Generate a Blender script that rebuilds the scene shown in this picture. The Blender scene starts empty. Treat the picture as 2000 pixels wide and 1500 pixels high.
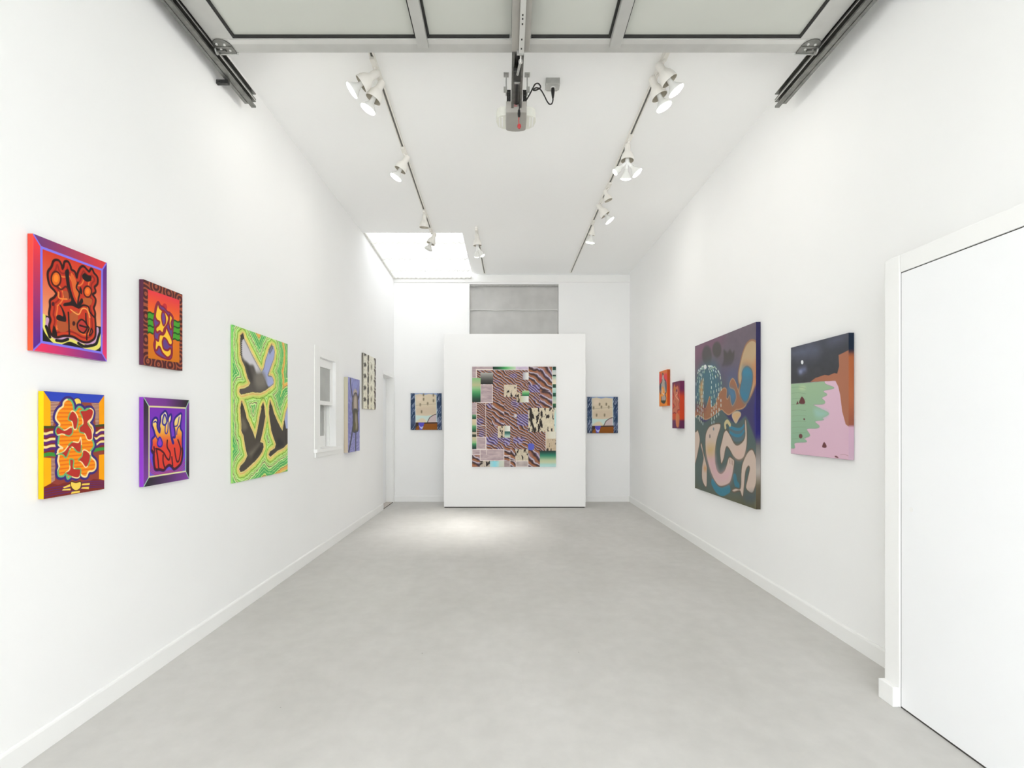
import bpy, bmesh, math, random
import numpy as np
from mathutils import Vector, Matrix

# brightness of sky, lamps and picture
SKY_STRENGTH = 3.2
SUN_STRENGTH = 9.0
EXPOSURE = 0.52
LAMP_POWER = 8.0
BULB_EMIT = 6.0
SHEET_CLEAR = 0.25
FLOOR_LO = (196, 194, 189)
FLOOR_HI = (211, 209, 205)

# ------------------------------------------------------------------ camera, sky, exposure
scene = bpy.context.scene
EYE = 1.34
cam_data = bpy.data.cameras.new('camera')
cam_data.sensor_width = 36.0
cam_data.lens = 975.0 / 2000.0 * 36.0
cam_data.shift_x = 10.5 / 2000.0
cam_data.shift_y = 74.0 / 2000.0
cam_data.clip_start = 0.05
cam = bpy.data.objects.new('camera', cam_data)
scene.collection.objects.link(cam)
cam.location = (0, 0, EYE)
cam.rotation_euler = (math.pi / 2, 0, 0)
scene.camera = cam

world = bpy.data.worlds.new('overcast_sky')
scene.world = world
world.use_nodes = True
bgn = world.node_tree.nodes['Background']
bgn.inputs['Color'].default_value = (0.93, 0.96, 1.0, 1)
bgn.inputs['Strength'].default_value = SKY_STRENGTH

vs = scene.view_settings
vs.view_transform = 'Standard'
vs.look = 'None'
vs.gamma = 1.0
vs.use_curve_mapping = False
vs.exposure = EXPOSURE
scene.cycles.max_bounces = 10
scene.cycles.diffuse_bounces = 8
scene.cycles.glossy_bounces = 3
scene.cycles.transparent_max_bounces = 12
scene.cycles.transmission_bounces = 6
scene.cycles.sample_clamp_indirect = 6.0
scene.cycles.use_denoising = True
scene.cycles.use_adaptive_sampling = True
scene.cycles.adaptive_threshold = 0.02

# daylight portals: the raised garage door's opening and the rooflight guide sky sampling only
def portal(name, loc, rot, sx, sy):
    l = bpy.data.lights.new(name, 'AREA')
    l.shape = 'RECTANGLE'; l.size = sx; l.size_y = sy
    l.cycles.is_portal = True
    o = bpy.data.objects.new(name, l)
    scene.collection.objects.link(o)
    o.location = loc; o.rotation_euler = rot
portal('opening_portal', (0.07, -1.51, 1.68), (math.pi / 2, 0, math.pi), 3.74, 3.34)
portal('rooflight_portal', (-1.24, 7.49, 3.95), (0, 0, 0), 1.3, 1.8)

# hazy sun, coming over the roof from the back left and down through the rooflight
sun_data = bpy.data.lights.new('hazy_sun', 'SUN')
sun_data.energy = SUN_STRENGTH
sun_data.angle = math.radians(20)
sun_data.color = (1.0, 0.985, 0.95)
sun = bpy.data.objects.new('hazy_sun', sun_data)
scene.collection.objects.link(sun)
sun.rotation_euler = Vector((0.66, -1.0, -3.83)).to_track_quat('-Z', 'Y').to_euler()

# ------------------------------------------------------------------ helpers
def srgb(c):
    r = []
    for v in c[:3]:
        v = v / 255.0
        r.append(v / 12.92 if v <= 0.04045 else ((v + 0.055) / 1.055) ** 2.4)
    return (r[0], r[1], r[2], 1.0)

def material(name, col, rough=0.6, metal=0.0, vary=0.0, scale=6.0, bump=0.0, bump_scale=60.0, emit=None, spec=None):
    m = bpy.data.materials.new(name)
    m.use_nodes = True
    nt = m.node_tree
    b = nt.nodes['Principled BSDF']
    b.inputs['Base Color'].default_value = srgb(col)
    b.inputs['Roughness'].default_value = rough
    b.inputs['Metallic'].default_value = metal
    if spec is not None:
        b.inputs['Specular IOR Level'].default_value = spec
    tc = nt.nodes.new('ShaderNodeTexCoord')
    if vary > 0:
        n = nt.nodes.new('ShaderNodeTexNoise')
        n.inputs['Scale'].default_value = scale
        n.inputs['Detail'].default_value = 2
        nt.links.new(tc.outputs['Object'], n.inputs['Vector'])
        r = nt.nodes.new('ShaderNodeValToRGB')
        r.color_ramp.elements[0].position = 0.3
        r.color_ramp.elements[1].position = 0.7
        lo = srgb([max(0, v * (1 - vary)) for v in col]); hi = srgb([min(255, v * (1 + vary)) for v in col])
        r.color_ramp.elements[0].color = lo
        r.color_ramp.elements[1].color = hi
        nt.links.new(n.outputs['Fac'], r.inputs['Fac'])
        nt.links.new(r.outputs['Color'], b.inputs['Base Color'])
    if bump > 0:
        n2 = nt.nodes.new('ShaderNodeTexNoise')
        n2.inputs['Scale'].default_value = bump_scale
        n2.inputs['Detail'].default_value = 2
        nt.links.new(tc.outputs['Object'], n2.inputs['Vector'])
        bp = nt.nodes.new('ShaderNodeBump')
        bp.inputs['Strength'].default_value = bump
        bp.inputs['Distance'].default_value = 0.004
        nt.links.new(n2.outputs['Fac'], bp.inputs['Height'])
        nt.links.new(bp.outputs['Normal'], b.inputs['Normal'])
    if emit is not None:
        b.inputs['Emission Color'].default_value = srgb(emit[0])
        b.inputs['Emission Strength'].default_value = emit[1]
    return m

class MB:
    """collects shapes for one mesh"""
    def __init__(self):
        self.bm = bmesh.new()
    def box(self, x0, x1, y0, y1, z0, z1, bevel=0.0):
        v = [self.bm.verts.new((x, y, z)) for z in (z0, z1) for y in (y0, y1) for x in (x0, x1)]
        f = [self.bm.faces.new([v[i] for i in q]) for q in ((0, 2, 3, 1), (4, 5, 7, 6), (0, 1, 5, 4), (2, 6, 7, 3), (0, 4, 6, 2), (1, 3, 7, 5))]
        if bevel > 0:
            es = list({e for q in f for e in q.edges})
            bmesh.ops.bevel(self.bm, geom=es, offset=bevel, segments=2, profile=0.6, affect='EDGES')
        return self
    def lathe(self, prof, M=Matrix.Identity(4), n=20):
        """prof: (radius, z) pairs turned about local z, then moved by M"""
        rings = []
        for r, z in prof:
            if r < 1e-6:
                rings.append([self.bm.verts.new(M @ Vector((0, 0, z)))])
            else:
                rings.append([self.bm.verts.new(M @ Vector((r * math.cos(2 * math.pi * i / n), r * math.sin(2 * math.pi * i / n), z))) for i in range(n)])
        for a, b in zip(rings[:-1], rings[1:]):
            for i in range(n):
                j = (i + 1) % n
                if len(a) == 1 and len(b) == 1: continue
                if len(a) == 1: self.bm.faces.new((a[0], b[j], b[i]))
                elif len(b) == 1: self.bm.faces.new((a[i], a[j], b[0]))
                else: self.bm.faces.new((a[i], a[j], b[j], b[i]))
        return self
    def tube(self, pts, r, n=8, cap=True):
        pts = [Vector(p) for p in pts]
        up = Vector((0.13, 0.31, 0.94)).normalized()
        rings = []
        for i, p in enumerate(pts):
            t = (pts[min(i + 1, len(pts) - 1)] - pts[max(i - 1, 0)]).normalized()
            a = t.cross(up)
            if a.length < 1e-4: a = t.cross(Vector((1, 0, 0)))
            a.normalize(); b = t.cross(a).normalized()
            rings.append([self.bm.verts.new(p + r * (math.cos(2 * math.pi * k / n) * a + math.sin(2 * math.pi * k / n) * b)) for k in range(n)])
        for a, b in zip(rings[:-1], rings[1:]):
            for i in range(n):
                j = (i + 1) % n
                self.bm.faces.new((a[i], a[j], b[j], b[i]))
        if cap:
            self.bm.faces.new(rings[0]); self.bm.faces.new(rings[-1])
        return self
    def prism(self, outline, axis, a0, a1):
        """closed outline in the plane across 'axis', extruded from a0 to a1"""
        def P(p, a):
            return {'x': (a, p[0], p[1]), 'y': (p[0], a, p[1]), 'z': (p[0], p[1], a)}[axis]
        lo = [self.bm.verts.new(P(p, a0)) for p in outline]
        hi = [self.bm.verts.new(P(p, a1)) for p in outline]
        n = len(outline)
        self.bm.faces.new(lo); self.bm.faces.new(hi[::-1])
        for i in range(n):
            j = (i + 1) % n
            self.bm.faces.new((lo[i], hi[i], hi[j], lo[j]))
        return self
    def build(self, name, mat, parent=None, smooth=False):
        bmesh.ops.recalc_face_normals(self.bm, faces=self.bm.faces[:])
        me = bpy.data.meshes.new(name)
        self.bm.to_mesh(me); self.bm.free()
        me.materials.append(mat)
        if smooth:
            for p in me.polygons: p.use_smooth = True
            try: me.set_sharp_from_angle(angle=math.radians(40))
            except Exception: pass
        o = bpy.data.objects.new(name, me)
        scene.collection.objects.link(o)
        if parent is not None:
            o.parent = parent
        return o

def empty(name, loc=(0, 0, 0)):
    o = bpy.data.objects.new(name, None)
    o.empty_display_size = 0.1
    scene.collection.objects.link(o)
    o.location = loc
    return o

def thing(o, label, cat, group=None):
    o['label'] = label; o['category'] = cat
    if group: o['group'] = group
    return o

def struct(o, label=None, cat=None):
    o['kind'] = 'structure'
    if label: o['label'] = label
    if cat: o['category'] = cat
    return o

# ------------------------------------------------------------------ materials
WALL = material('white_wall_paint', (246, 246, 245), 0.75, vary=0.004, scale=1.3, spec=0.25)
TRIM = material('white_satin_trim', (244, 244, 242), 0.45, vary=0.003, scale=3)
DOORW = material('white_door_gloss', (245, 246, 247), 0.4, vary=0.003, scale=2)
CEIL = material('white_ceiling_paint', (251, 251, 250), 0.85, vary=0.004, scale=1.0, spec=0.2)
ALU = material('brushed_aluminium', (196, 196, 192), 0.45, metal=0.4, vary=0.02, scale=8)
ALU_LIGHT = material('bright_aluminium', (212, 212, 208), 0.35, metal=0.4, vary=0.01, scale=8)
STEEL = material('galvanised_steel', (128, 128, 124), 0.33, metal=0.85, vary=0.08, scale=30)
DARKMETAL = material('dark_bracket_steel', (70, 70, 68), 0.5, metal=0.6, vary=0.1, scale=40)
GASKET = material('black_rubber_gasket', (38, 38, 36), 0.7, vary=0.1, scale=20)
PANEL = material('frosted_grey_panel', (200, 202, 194), 0.5, vary=0.01, scale=2)
LAMPW = material('cream_lamp_enamel', (236, 233, 226), 0.35, vary=0.006, scale=10)
LAMPIN = material('lamp_inner_reflector', (196, 190, 176), 0.4, metal=0.3, vary=0.03, scale=20)
BULBW = material('white_bulb_body', (238, 238, 234), 0.25, vary=0.004, scale=10)
BULB_ON = material('lit_bulb_lens', (255, 253, 246), 0.3, emit=((255, 252, 242), BULB_EMIT))
BULB_OFF = material('unlit_bulb_lens', (224, 224, 218), 0.2, vary=0.005, scale=10)
TRACKD = material('track_slot', (105, 104, 98), 0.5, vary=0.08, scale=30)
MOTOR = material('opener_grey_plastic', (160, 157, 150), 0.5, vary=0.02, scale=10)
COVER = material('opener_light_cover', (232, 232, 222), 0.35, vary=0.008, scale=10)
BLACK = material('black_plastic', (34, 33, 32), 0.45, vary=0.1, scale=20)
RED = material('red_plastic', (186, 52, 54), 0.4, vary=0.05, scale=20)
GALV = material('galvanised_box', (172, 172, 168), 0.4, metal=0.4, vary=0.04, scale=30)
GREYPANE = material('obscured_window_pane', (168, 169, 165), 0.25, vary=0.03, scale=5, bump=0.1, bump_scale=90)
CLOSURE = material('grey_foam_closure', (226, 225, 219), 0.8, vary=0.04, scale=30)
SHADOWGAP = material('dark_gap', (60, 58, 54), 0.8, vary=0.05, scale=20)  # dark colour standing in for shade inside narrow gaps
FABRIC_M = material('grey_cloth', (194, 193, 190), 0.9, vary=0.03, scale=4, bump=0.25, bump_scale=220)
THRESH = material('worn_threshold', (196, 188, 180), 0.6, vary=0.05, scale=20)
DRIVE = material('pale_concrete_apron', (196, 196, 194), 0.9, vary=0.04, scale=3)

def concrete():
    m = bpy.data.materials.new('grey_painted_concrete')
    m.use_nodes = True
    nt = m.node_tree; N = nt.nodes; L = nt.links
    b = N['Principled BSDF']
    tc = N.new('ShaderNodeTexCoord')
    def noise(scale, detail, stretch=None, rough=0.6):
        n = N.new('ShaderNodeTexNoise'); n.inputs['Scale'].default_value = scale
        n.inputs['Detail'].default_value = detail; n.inputs['Roughness'].default_value = rough
        if stretch:
            mp = N.new('ShaderNodeMapping'); mp.inputs['Scale'].default_value = stretch
            L.new(tc.outputs['Object'], mp.inputs['Vector']); L.new(mp.outputs['Vector'], n.inputs['Vector'])
        else:
            L.new(tc.outputs['Object'], n.inputs['Vector'])
        return n
    def ramp(n, p0, c0, p1, c1):
        r = N.new('ShaderNodeValToRGB')
        r.color_ramp.elements[0].position = p0; r.color_ramp.elements[0].color = c0
        r.color_ramp.elements[1].position = p1; r.color_ramp.elements[1].color = c1
        L.new(n.outputs['Fac'], r.inputs['Fac']); return r
    big = ramp(noise(1.1, 5, (1.0, 0.55, 1)), 0.3, srgb(FLOOR_LO), 0.7, srgb(FLOOR_HI))
    fine = ramp(noise(9, 4), 0.35, (0.93, 0.93, 0.93, 1), 0.65, (1.0, 1.0, 1.0, 1))
    mx = N.new('ShaderNodeMix'); mx.data_type = 'RGBA'; mx.blend_type = 'MULTIPLY'; mx.inputs['Factor'].default_value = 0.8
    L.new(big.outputs['Color'], mx.inputs['A']); L.new(fine.outputs['Color'], mx.inputs['B'])
    vo = N.new('ShaderNodeTexVoronoi'); vo.inputs['Scale'].default_value = 3.2      # sparse pits and specks
    L.new(tc.outputs['Object'], vo.inputs['Vector'])
    sp = N.new('ShaderNodeMath'); sp.operation = 'LESS_THAN'; sp.inputs[1].default_value = 0.014
    L.new(vo.outputs['Distance'], sp.inputs[0])
    mx2 = N.new('ShaderNodeMix'); mx2.data_type = 'RGBA'; L.new(sp.outputs['Value'], mx2.inputs['Factor'])
    L.new(mx.outputs['Result'], mx2.inputs['A']); mx2.inputs['B'].default_value = srgb((150, 149, 144))
    L.new(mx2.outputs['Result'], b.inputs['Base Color'])
    b.inputs['Roughness'].default_value = 0.6
    b.inputs['Specular IOR Level'].default_value = 0.35
    bp = N.new('ShaderNodeBump'); bp.inputs['Strength'].default_value = 0.08; bp.inputs['Distance'].default_value = 0.003
    L.new(noise(35, 2).outputs['Fac'], bp.inputs['Height']); L.new(bp.outputs['Normal'], b.inputs['Normal'])
    return m
CONCRETE = concrete()

def rooflight_material():
    m = bpy.data.materials.new('white_translucent_sheet')
    m.use_nodes = True
    nt = m.node_tree; N = nt.nodes; L = nt.links
    N.remove(N['Principled BSDF'])
    out = N['Material Output']
    tr = N.new('ShaderNodeBsdfTransparent'); tr.inputs['Color'].default_value = (0.9, 0.9, 0.9, 1)
    tl = N.new('ShaderNodeBsdfTranslucent'); tl.inputs['Color'].default_value = (0.2, 0.2, 0.2, 1)
    df = N.new('ShaderNodeBsdfDiffuse'); df.inputs['Color'].default_value = (0.85, 0.85, 0.83, 1)
    a = N.new('ShaderNodeMixShader'); a.inputs[0].default_value = 0.2
    L.new(tl.outputs[0], a.inputs[1]); L.new(df.outputs[0], a.inputs[2])
    tc = N.new('ShaderNodeTexCoord'); n = N.new('ShaderNodeTexNoise'); n.inputs['Scale'].default_value = 3
    L.new(tc.outputs['Object'], n.inputs['Vector'])
    mr = N.new('ShaderNodeMapRange'); mr.inputs['To Min'].default_value = SHEET_CLEAR; mr.inputs['To Max'].default_value = SHEET_CLEAR + 0.04
    L.new(n.outputs['Fac'], mr.inputs['Value'])
    b = N.new('ShaderNodeMixShader'); L.new(mr.outputs['Result'], b.inputs[0])
    L.new(tr.outputs[0], b.inputs[2]); L.new(a.outputs[0], b.inputs[1])
    L.new(b.outputs[0], out.inputs['Surface'])
    return m
SHEET = rooflight_material()

# ------------------------------------------------------------------ the room
XL, XR, YB, YF, CZ = -1.893, 2.068, 8.39, -1.5, 3.83
T = 0.16
struct(MB().box(XL - T, XR + T, YF - T, YB + T, -0.12, 0).build('floor', CONCRETE))
struct(MB().box(-6, 6, -9, YF - T, -0.14, -0.02).build('driveway', DRIVE), 'unseen pale concrete driveway outside the open garage front, added to bounce light in', 'driveway')  # unseen ground, added to bounce daylight into the room

# ceiling with the rooflight opening in the far left corner
SKX, SKY0 = -0.585, 6.58
b = MB()
b.box(XL - T, XR + T, YF - T, SKY0, CZ, CZ + 0.06)
b.box(SKX, XR + T, SKY0, YB + T, CZ, CZ + 0.06)
struct(b.build('ceiling', CEIL))

# left wall: window opening and far door opening
WY0, WY1, WZ0, WZ1 = 5.05, 5.518, 1.07, 1.998
DY0, DY1, DZ1 = 7.64, 8.30, 2.07
b = MB()
b.box(XL - T, XL, YF - T, WY0, 0, CZ + 0.16)
b.box(XL - T, XL, WY1, DY0, 0, CZ + 0.16)
b.box(XL - T, XL, WY0, WY1, 0, WZ0)
b.box(XL - T, XL, WY0, WY1, WZ1, CZ + 0.16)
b.box(XL - T, XL, DY0, DY1, DZ1, CZ + 0.16)
b.box(XL - T, XL, DY1, YB + T, 0, CZ + 0.16)
struct(b.build('wall_left', WALL))
struct(MB().box(XR, XR + T, YF - T, YB + T, 0, CZ).build('wall_right', WALL))

# back wall with the cloth-covered upper opening
OX0, OX1, OZ0, OZ1 = -0.624, 0.873, 2.25, 3.655
b = MB()
b.box(XL, OX0, YB, YB + T, 0, CZ - 0.02)
b.box(OX1, XR, YB, YB + T, 0, CZ - 0.02)
b.box(OX0, OX1, YB, YB + T, 0, OZ0)
b.box(OX0, OX1, YB, YB + T, OZ1, CZ - 0.02)
struct(b.build('wall_back', WALL))
# front wall around the garage opening
b = MB()
b.box(XL, -1.80, YF - T, YF, 0, CZ)
b.box(1.94, XR, YF - T, YF, 0, CZ)
b.box(-1.80, 1.94, YF - T, YF, 3.36, CZ)
struct(b.build('wall_front', WALL))

# baseboards with a rounded top edge
def board(profile_t=0.0125, h=0.098):
    return [(0, 0), (profile_t, 0), (profile_t, h - 0.012), (profile_t * 0.75, h - 0.004), (profile_t * 0.35, h), (0, h)]
def skirt(name, kind, a0, a1):
    p = board()
    m = MB()
    if kind == 'L': m.prism([(XL + x, z) for x, z in p], 'y', a0, a1)
    elif kind == 'R': m.prism([(XR - x, z) for x, z in p], 'y', a0, a1)
    else: m.prism([(YB - x, z) for x, z in p], 'x', a0, a1)
    return struct(m.build(name, TRIM))
skirt('baseboard_left', 'L', YF, DY0 - 0.012)
skirt('baseboard_right', 'R', 2.44, YB)
skirt('baseboard_back', 'B', XL + 0.0, XR - 0.0125)

# head trim on the back wall under the ceiling
m = MB()
m.box(XL, XR, YB - 0.022, YB, 3.685, 3.80, bevel=0.003)
struct(m.build('trim_1', TRIM))

# ---- rooflight: corrugated translucent sheet on scalloped battens
roof = struct(empty('window_2', ((XL + SKX) / 2, 7.5, CZ)), 'bright corrugated rooflight in the ceiling corner', 'skylight')
PITCH, AMP = 0.076, 0.0095
def sheet_z(y): return EYE + 2.535 + (2.425 - 2.535) * (y - 6.5) / (8.40 - 6.5)
bm = bmesh.new()
xs = np.linspace(XL - 0.10, SKX + 0.005, 18 * 12 + 1)
ys = [6.5, 7.0, 7.5, 8.0, 8.385]
g = [[bm.verts.new((x - roof.location.x, y - 7.5, sheet_z(y) + AMP * math.sin(2 * math.pi * x / PITCH) - CZ)) for x in xs] for y in ys]
for r0, r1 in zip(g[:-1], g[1:]):
    for i in range(len(xs) - 1):
        bm.faces.new((r0[i], r0[i + 1], r1[i + 1], r1[i]))
mm = MB(); mm.bm.free(); mm.bm = bm
o = mm.build('corrugated_sheet', SHEET, roof, smooth=True)
for y in (6.96, 7.53, 8.02):
    m = MB()
    xx = np.linspace(XL, SKX, 18 * 8 + 1)
    bot = [(x, sheet_z(y) + AMP * math.sin(2 * math.pi * x / PITCH) - 0.024) for x in xx]
    top = [(x, z + 0.021) for x, z in bot]
    vs0 = [[m.bm.verts.new((x - roof.location.x, yy - 7.5, z - CZ)) for (x, z) in row] for yy in (y, y + 0.008) for row in (bot, top)]
    for i in range(len(xx) - 1):
        for a, c in ((0, 1), (2, 3), (0, 2), (1, 3)):
            m.bm.faces.new((vs0[a][i], vs0[a][i + 1], vs0[c][i + 1], vs0[c][i]))
    m.build('scalloped_batten', CLOSURE, roof)
m = MB()
for k in range(24):
    ya, yb = 6.58 + k * (8.36 - 6.58) / 24, 6.58 + (k + 1) * (8.36 - 6.58) / 24
    m.box(XL + 0.001 - roof.location.x, XL + 0.026 - roof.location.x, ya - 7.5, yb - 7.5, sheet_z(yb) - CZ - 0.034, sheet_z(yb) - CZ - 0.012)
m.build('edge_batten', CLOSURE, roof)
# foam closure under the sheet's far end, cut to the wave
m = MB()
xx = np.linspace(XL + 0.03, SKX, 18 * 8 + 1)
rows = [[m.bm.verts.new((x - roof.location.x, yy - 7.5, (sheet_z(8.34) + AMP * math.sin(2 * math.pi * x / PITCH) - 0.003 if up else sheet_z(8.34) + 0.6 * AMP * math.sin(2 * math.pi * x / PITCH + 0.6) - 0.028) - CZ)) for x in xx] for yy in (8.335, 8.365) for up in (0, 1)]
for i in range(len(xx) - 1):
    for a, c in ((0, 1), (2, 3), (0, 2), (1, 3)):
        m.bm.faces.new((rows[a][i], rows[a][i + 1], rows[c][i + 1], rows[c][i]))
m.build('wave_closure', CLOSURE, roof)

# ---- window in the left wall
win = struct(empty('window_1', (XL, WY0, WZ0)), 'small white sash window with grey obscured panes', 'window')
def wbox(name, mat, x0, x1, y0, y1, z0, z1, bev=0.002):
    return MB().box(x0 - XL, x1 - XL, y0 - WY0, y1 - WY0, z0 - WZ0, z1 - WZ0, bevel=bev).build(name, mat, win)
wbox('casing', TRIM, XL, XL + 0.007, WY0 - 0.14, WY0, WZ0 - 0.01, 2.10)
wbox('casing', TRIM, XL, XL + 0.007, WY1, WY1 + 0.10, WZ0 - 0.01, 2.10)
wbox('head_casing', TRIM, XL, XL + 0.007, WY0, WY1, WZ1, 2.10)
wbox('sill', TRIM, XL - 0.13, XL + 0.035, WY0 - 0.15, WY1 + 0.14, WZ0 - 0.035, WZ0 - 0.002)
wbox('apron', TRIM, XL, XL + 0.014, WY0 - 0.13, WY1 + 0.10, WZ0 - 0.085, WZ0 - 0.035)
def sash(name, x, z0, z1, st, rail_b, rail_t):
    s = wbox(name, TRIM, x - 0.03, x, WY0 + 0.004, WY0 + st, z0, z1)
    def sub(nm, mat, *a):
        o = wbox(nm, mat, *a); o.parent = s; return o
    sub('stile', TRIM, x - 0.03, x, WY1 - st, WY1 - 0.004, z0, z1)
    sub('rail', TRIM, x - 0.03, x, WY0 + st, WY1 - st, z0, z0 + rail_b)
    sub('rail', TRIM, x - 0.03, x, WY0 + st, WY1 - st, z1 - rail_t, z1)
    sub('pane', GREYPANE, x - 0.018, x - 0.012, WY0 + st, WY1 - st, z0 + rail_b, z1 - rail_t)
sash('upper_sash', XL - 0.028, 1.52, WZ1 - 0.002, 0.062, 0.04, 0.085)
sash('lower_sash', XL - 0.098, WZ0, 1.555, 0.05, 0.12, 0.035)
wbox('stop_bead', TRIM, XL - 0.095, XL - 0.06, WY1 - 0.02, WY1, WZ0, WZ1)
wbox('back_panel', TRIM, XL - T - 0.012, XL - T, WY0 - 0.02, WY1 + 0.02, WZ0 - 0.02, WZ1 + 0.02)

# ---- far door in the left wall
d1 = struct(empty('door_1', (XL, DY0, 0)), 'far white door recessed in the left wall', 'door')
def dbox(name, mat, x0, x1, y0, y1, z0, z1, bev=0.002):
    return MB().box(x0 - XL, x1 - XL, y0 - DY0, y1 - DY0, z0, z1, bevel=bev).build(name, mat, d1)
slab = dbox('door_panel', DOORW, XL - 0.145, XL - 0.108, DY0 + 0.02, DY1 - 0.012, 0.012, DZ1 - 0.012)
for z in (0.25, 1.05, 1.8):
    hg = dbox('hinge', TRIM, XL - 0.108, XL - 0.100, DY1 - 0.03, DY1 - 0.012, z - 0.045, z + 0.045, 0.001); hg.parent = slab
for z0, z1 in ((0.2, 0.9), (1.05, 1.9)):
    pn = dbox('raised_panel', DOORW, XL - 0.108, XL - 0.101, DY0 + 0.12, DY1 - 0.12, z0, z1, 0.003); pn.parent = slab
kn = MB().lathe([(0.0, 0), (0.02, 0.004), (0.026, 0.02), (0.02, 0.035), (0.01, 0.042), (0.01, 0.06), (0, 0.06)], Matrix.Translation((-0.048, 0.075, 1.0)) @ Matrix.Rotation(-math.pi / 2, 4, 'Y'), 14).build('door_knob', ALU, d1, True); kn.parent = slab
dbox('jamb', TRIM, XL - 0.15, XL, DY1 - 0.012, DY1, 0, DZ1)
dbox('jamb', TRIM, XL - 0.15, XL, DY0, DY0 + 0.012, 0, DZ1)
dbox('head_jamb', TRIM, XL - 0.15, XL, DY0 + 0.012, DY1 - 0.012, DZ1 - 0.012, DZ1)
dbox('casing', TRIM, XL, XL + 0.012, DY1, YB - 0.014, 0, DZ1 + 0.055)
dbox('head_casing', TRIM, XL, XL + 0.012, DY0 - 0.01, DY1, DZ1, DZ1 + 0.055)
dbox('threshold', THRESH, XL - 0.15, XL - 0.002, DY0 + 0.013, DY1 - 0.013, 0.0, 0.011)
dbox('threshold_shadow_line', SHADOWGAP, XL - 0.004, XL + 0.004, DY0 + 0.01, DY1, 0, 0.006, 0)  # dark strip standing in for the shadow line at the threshold

# ---- near door on the right, in a boxed-out frame
PX = 1.843
d2 = struct(empty('door_2', (PX, 2.341, 0)), 'wide flush white door in a boxed-out frame on the right', 'door')
def ebox(name, mat, x0, x1, y0, y1, z0, z1, bev=0.002, par=None):
    o = MB().box(x0 - PX, x1 - PX, y0 - 2.341, y1 - 2.341, z0, z1, bevel=bev).build(name, mat, d2)
    if par: o.parent = par
    return o
slab2 = ebox('door_panel', DOORW, PX + 0.004, PX + 0.045, 1.43, 2.337, 0.008, 2.036)
m = MB().lathe([(0.0, 0.0), (0.008, 0.001), (0.011, 0.004), (0.0, 0.0045)], Matrix.Translation((0.004, -0.068, 0.94)) @ Matrix.Rotation(-math.pi / 2, 4, 'Y'), 16)
m.build('finger_bolt', TRIM, slab2, True)
ebox('jamb_casing', TRIM, PX, XR, 2.341, 2.436, 0, 2.124, 0.006)
ebox('jamb_casing', TRIM, PX, XR, 1.335, 1.426, 0, 2.124, 0.006)
ebox('head_casing', TRIM, PX, XR, 1.426, 2.341, 2.04, 2.124, 0.006)
ebox('plinth_block', TRIM, PX - 0.029, PX, 2.345, 2.436, 0, 0.092, 0.003)
ebox('plinth_block', TRIM, PX - 0.029, PX, 1.335, 1.424, 0, 0.092, 0.003)
ebox('shadow_gap', SHADOWGAP, PX + 0.006, PX + 0.05, 2.337, 2.341, 0, 2.04, 0)
ebox('shadow_gap', SHADOWGAP, PX + 0.006, PX + 0.05, 1.43, 2.337, 2.036, 2.04, 0)
ebox('floor_shadow_gap', SHADOWGAP, PX + 0.006, PX + 0.05, 1.43, 2.337, 0, 0.008, 0)  # dark fill standing in for shade under the door

# ---- grey cloth over the opening in the back wall
cl = empty('cloth_cover', ((OX0 + OX1) / 2, YB + 0.06, OZ0))
thing(cl, 'grey cloth stretched over the opening above the display wall', 'cloth')
def cloth_strip(name, z0, z1, seed, yoff):
    nx, nz = 120, 50
    rng = np.random.default_rng(seed)
    bm = bmesh.new(); rows = []
    for j in range(nz + 1):
        v = j / nz; row = []
        for i in range(nx + 1):
            u = i / nx
            x = OX0 + 0.004 + u * (OX1 - OX0 - 0.008); z = z0 + v * (z1 - z0)
            e = min(u, 1 - u)
            sag = 0.010 * math.exp(-((v - 1 + 1.6 * e) / 0.16) ** 2) * (1 if v > 0.1 else 0) + 0.006 * math.exp(-((v - 0.72 + 0.5 * abs(u - 0.5)) / 0.1) ** 2)
            w = 0.0025 * math.sin(u * 47 + seed) * math.sin(v * 5 + u * 8) + 0.003 * math.sin(u * 13 + v * 6 + seed)
            row.append(bm.verts.new((x - cl.location.x, yoff + sag + w, z - cl.location.z)))
        rows.append(row)
    for a, c in zip(rows[:-1], rows[1:]):
        for i in range(nx): bm.faces.new((a[i], a[i + 1], c[i + 1], c[i]))
    mm = MB(); mm.bm.free(); mm.bm = bm
    return mm.build(name, FABRIC_M, cl, smooth=True)
seam = 3.23
cloth_strip('cloth_panel', OZ0, seam + 0.004, 3, 0.004)
cloth_strip('cloth_panel', seam - 0.004, OZ1, 8, 0.0)
MB().tube([(OX0 + 0.004 - cl.location.x + (OX1 - OX0 - 0.008) * k / 40, -0.006 + 0.003 * math.sin(k * .33 + 3), seam - cl.location.z + 0.003 * math.sin(k * .4)) for k in range(41)], 0.007, 6).build('hem', material('cloth_hem', (222, 221, 218), 0.9, vary=0.02, scale=30), cl, True)
MB().box(OX0 - cl.location.x + 0.002, OX1 - cl.location.x - 0.002, -0.03, 0.0, OZ1 - 0.03 - cl.location.z, OZ1 - 0.001 - cl.location.z).build('hanging_rod', GALV, cl)

MB().box(OX0 - cl.location.x, OX1 - cl.location.x, T - 0.06, T - 0.04, 0, OZ1 - OZ0).build('light_blocker', TRIM, cl)  # unseen board, added to stop light leaking around the cloth

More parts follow.
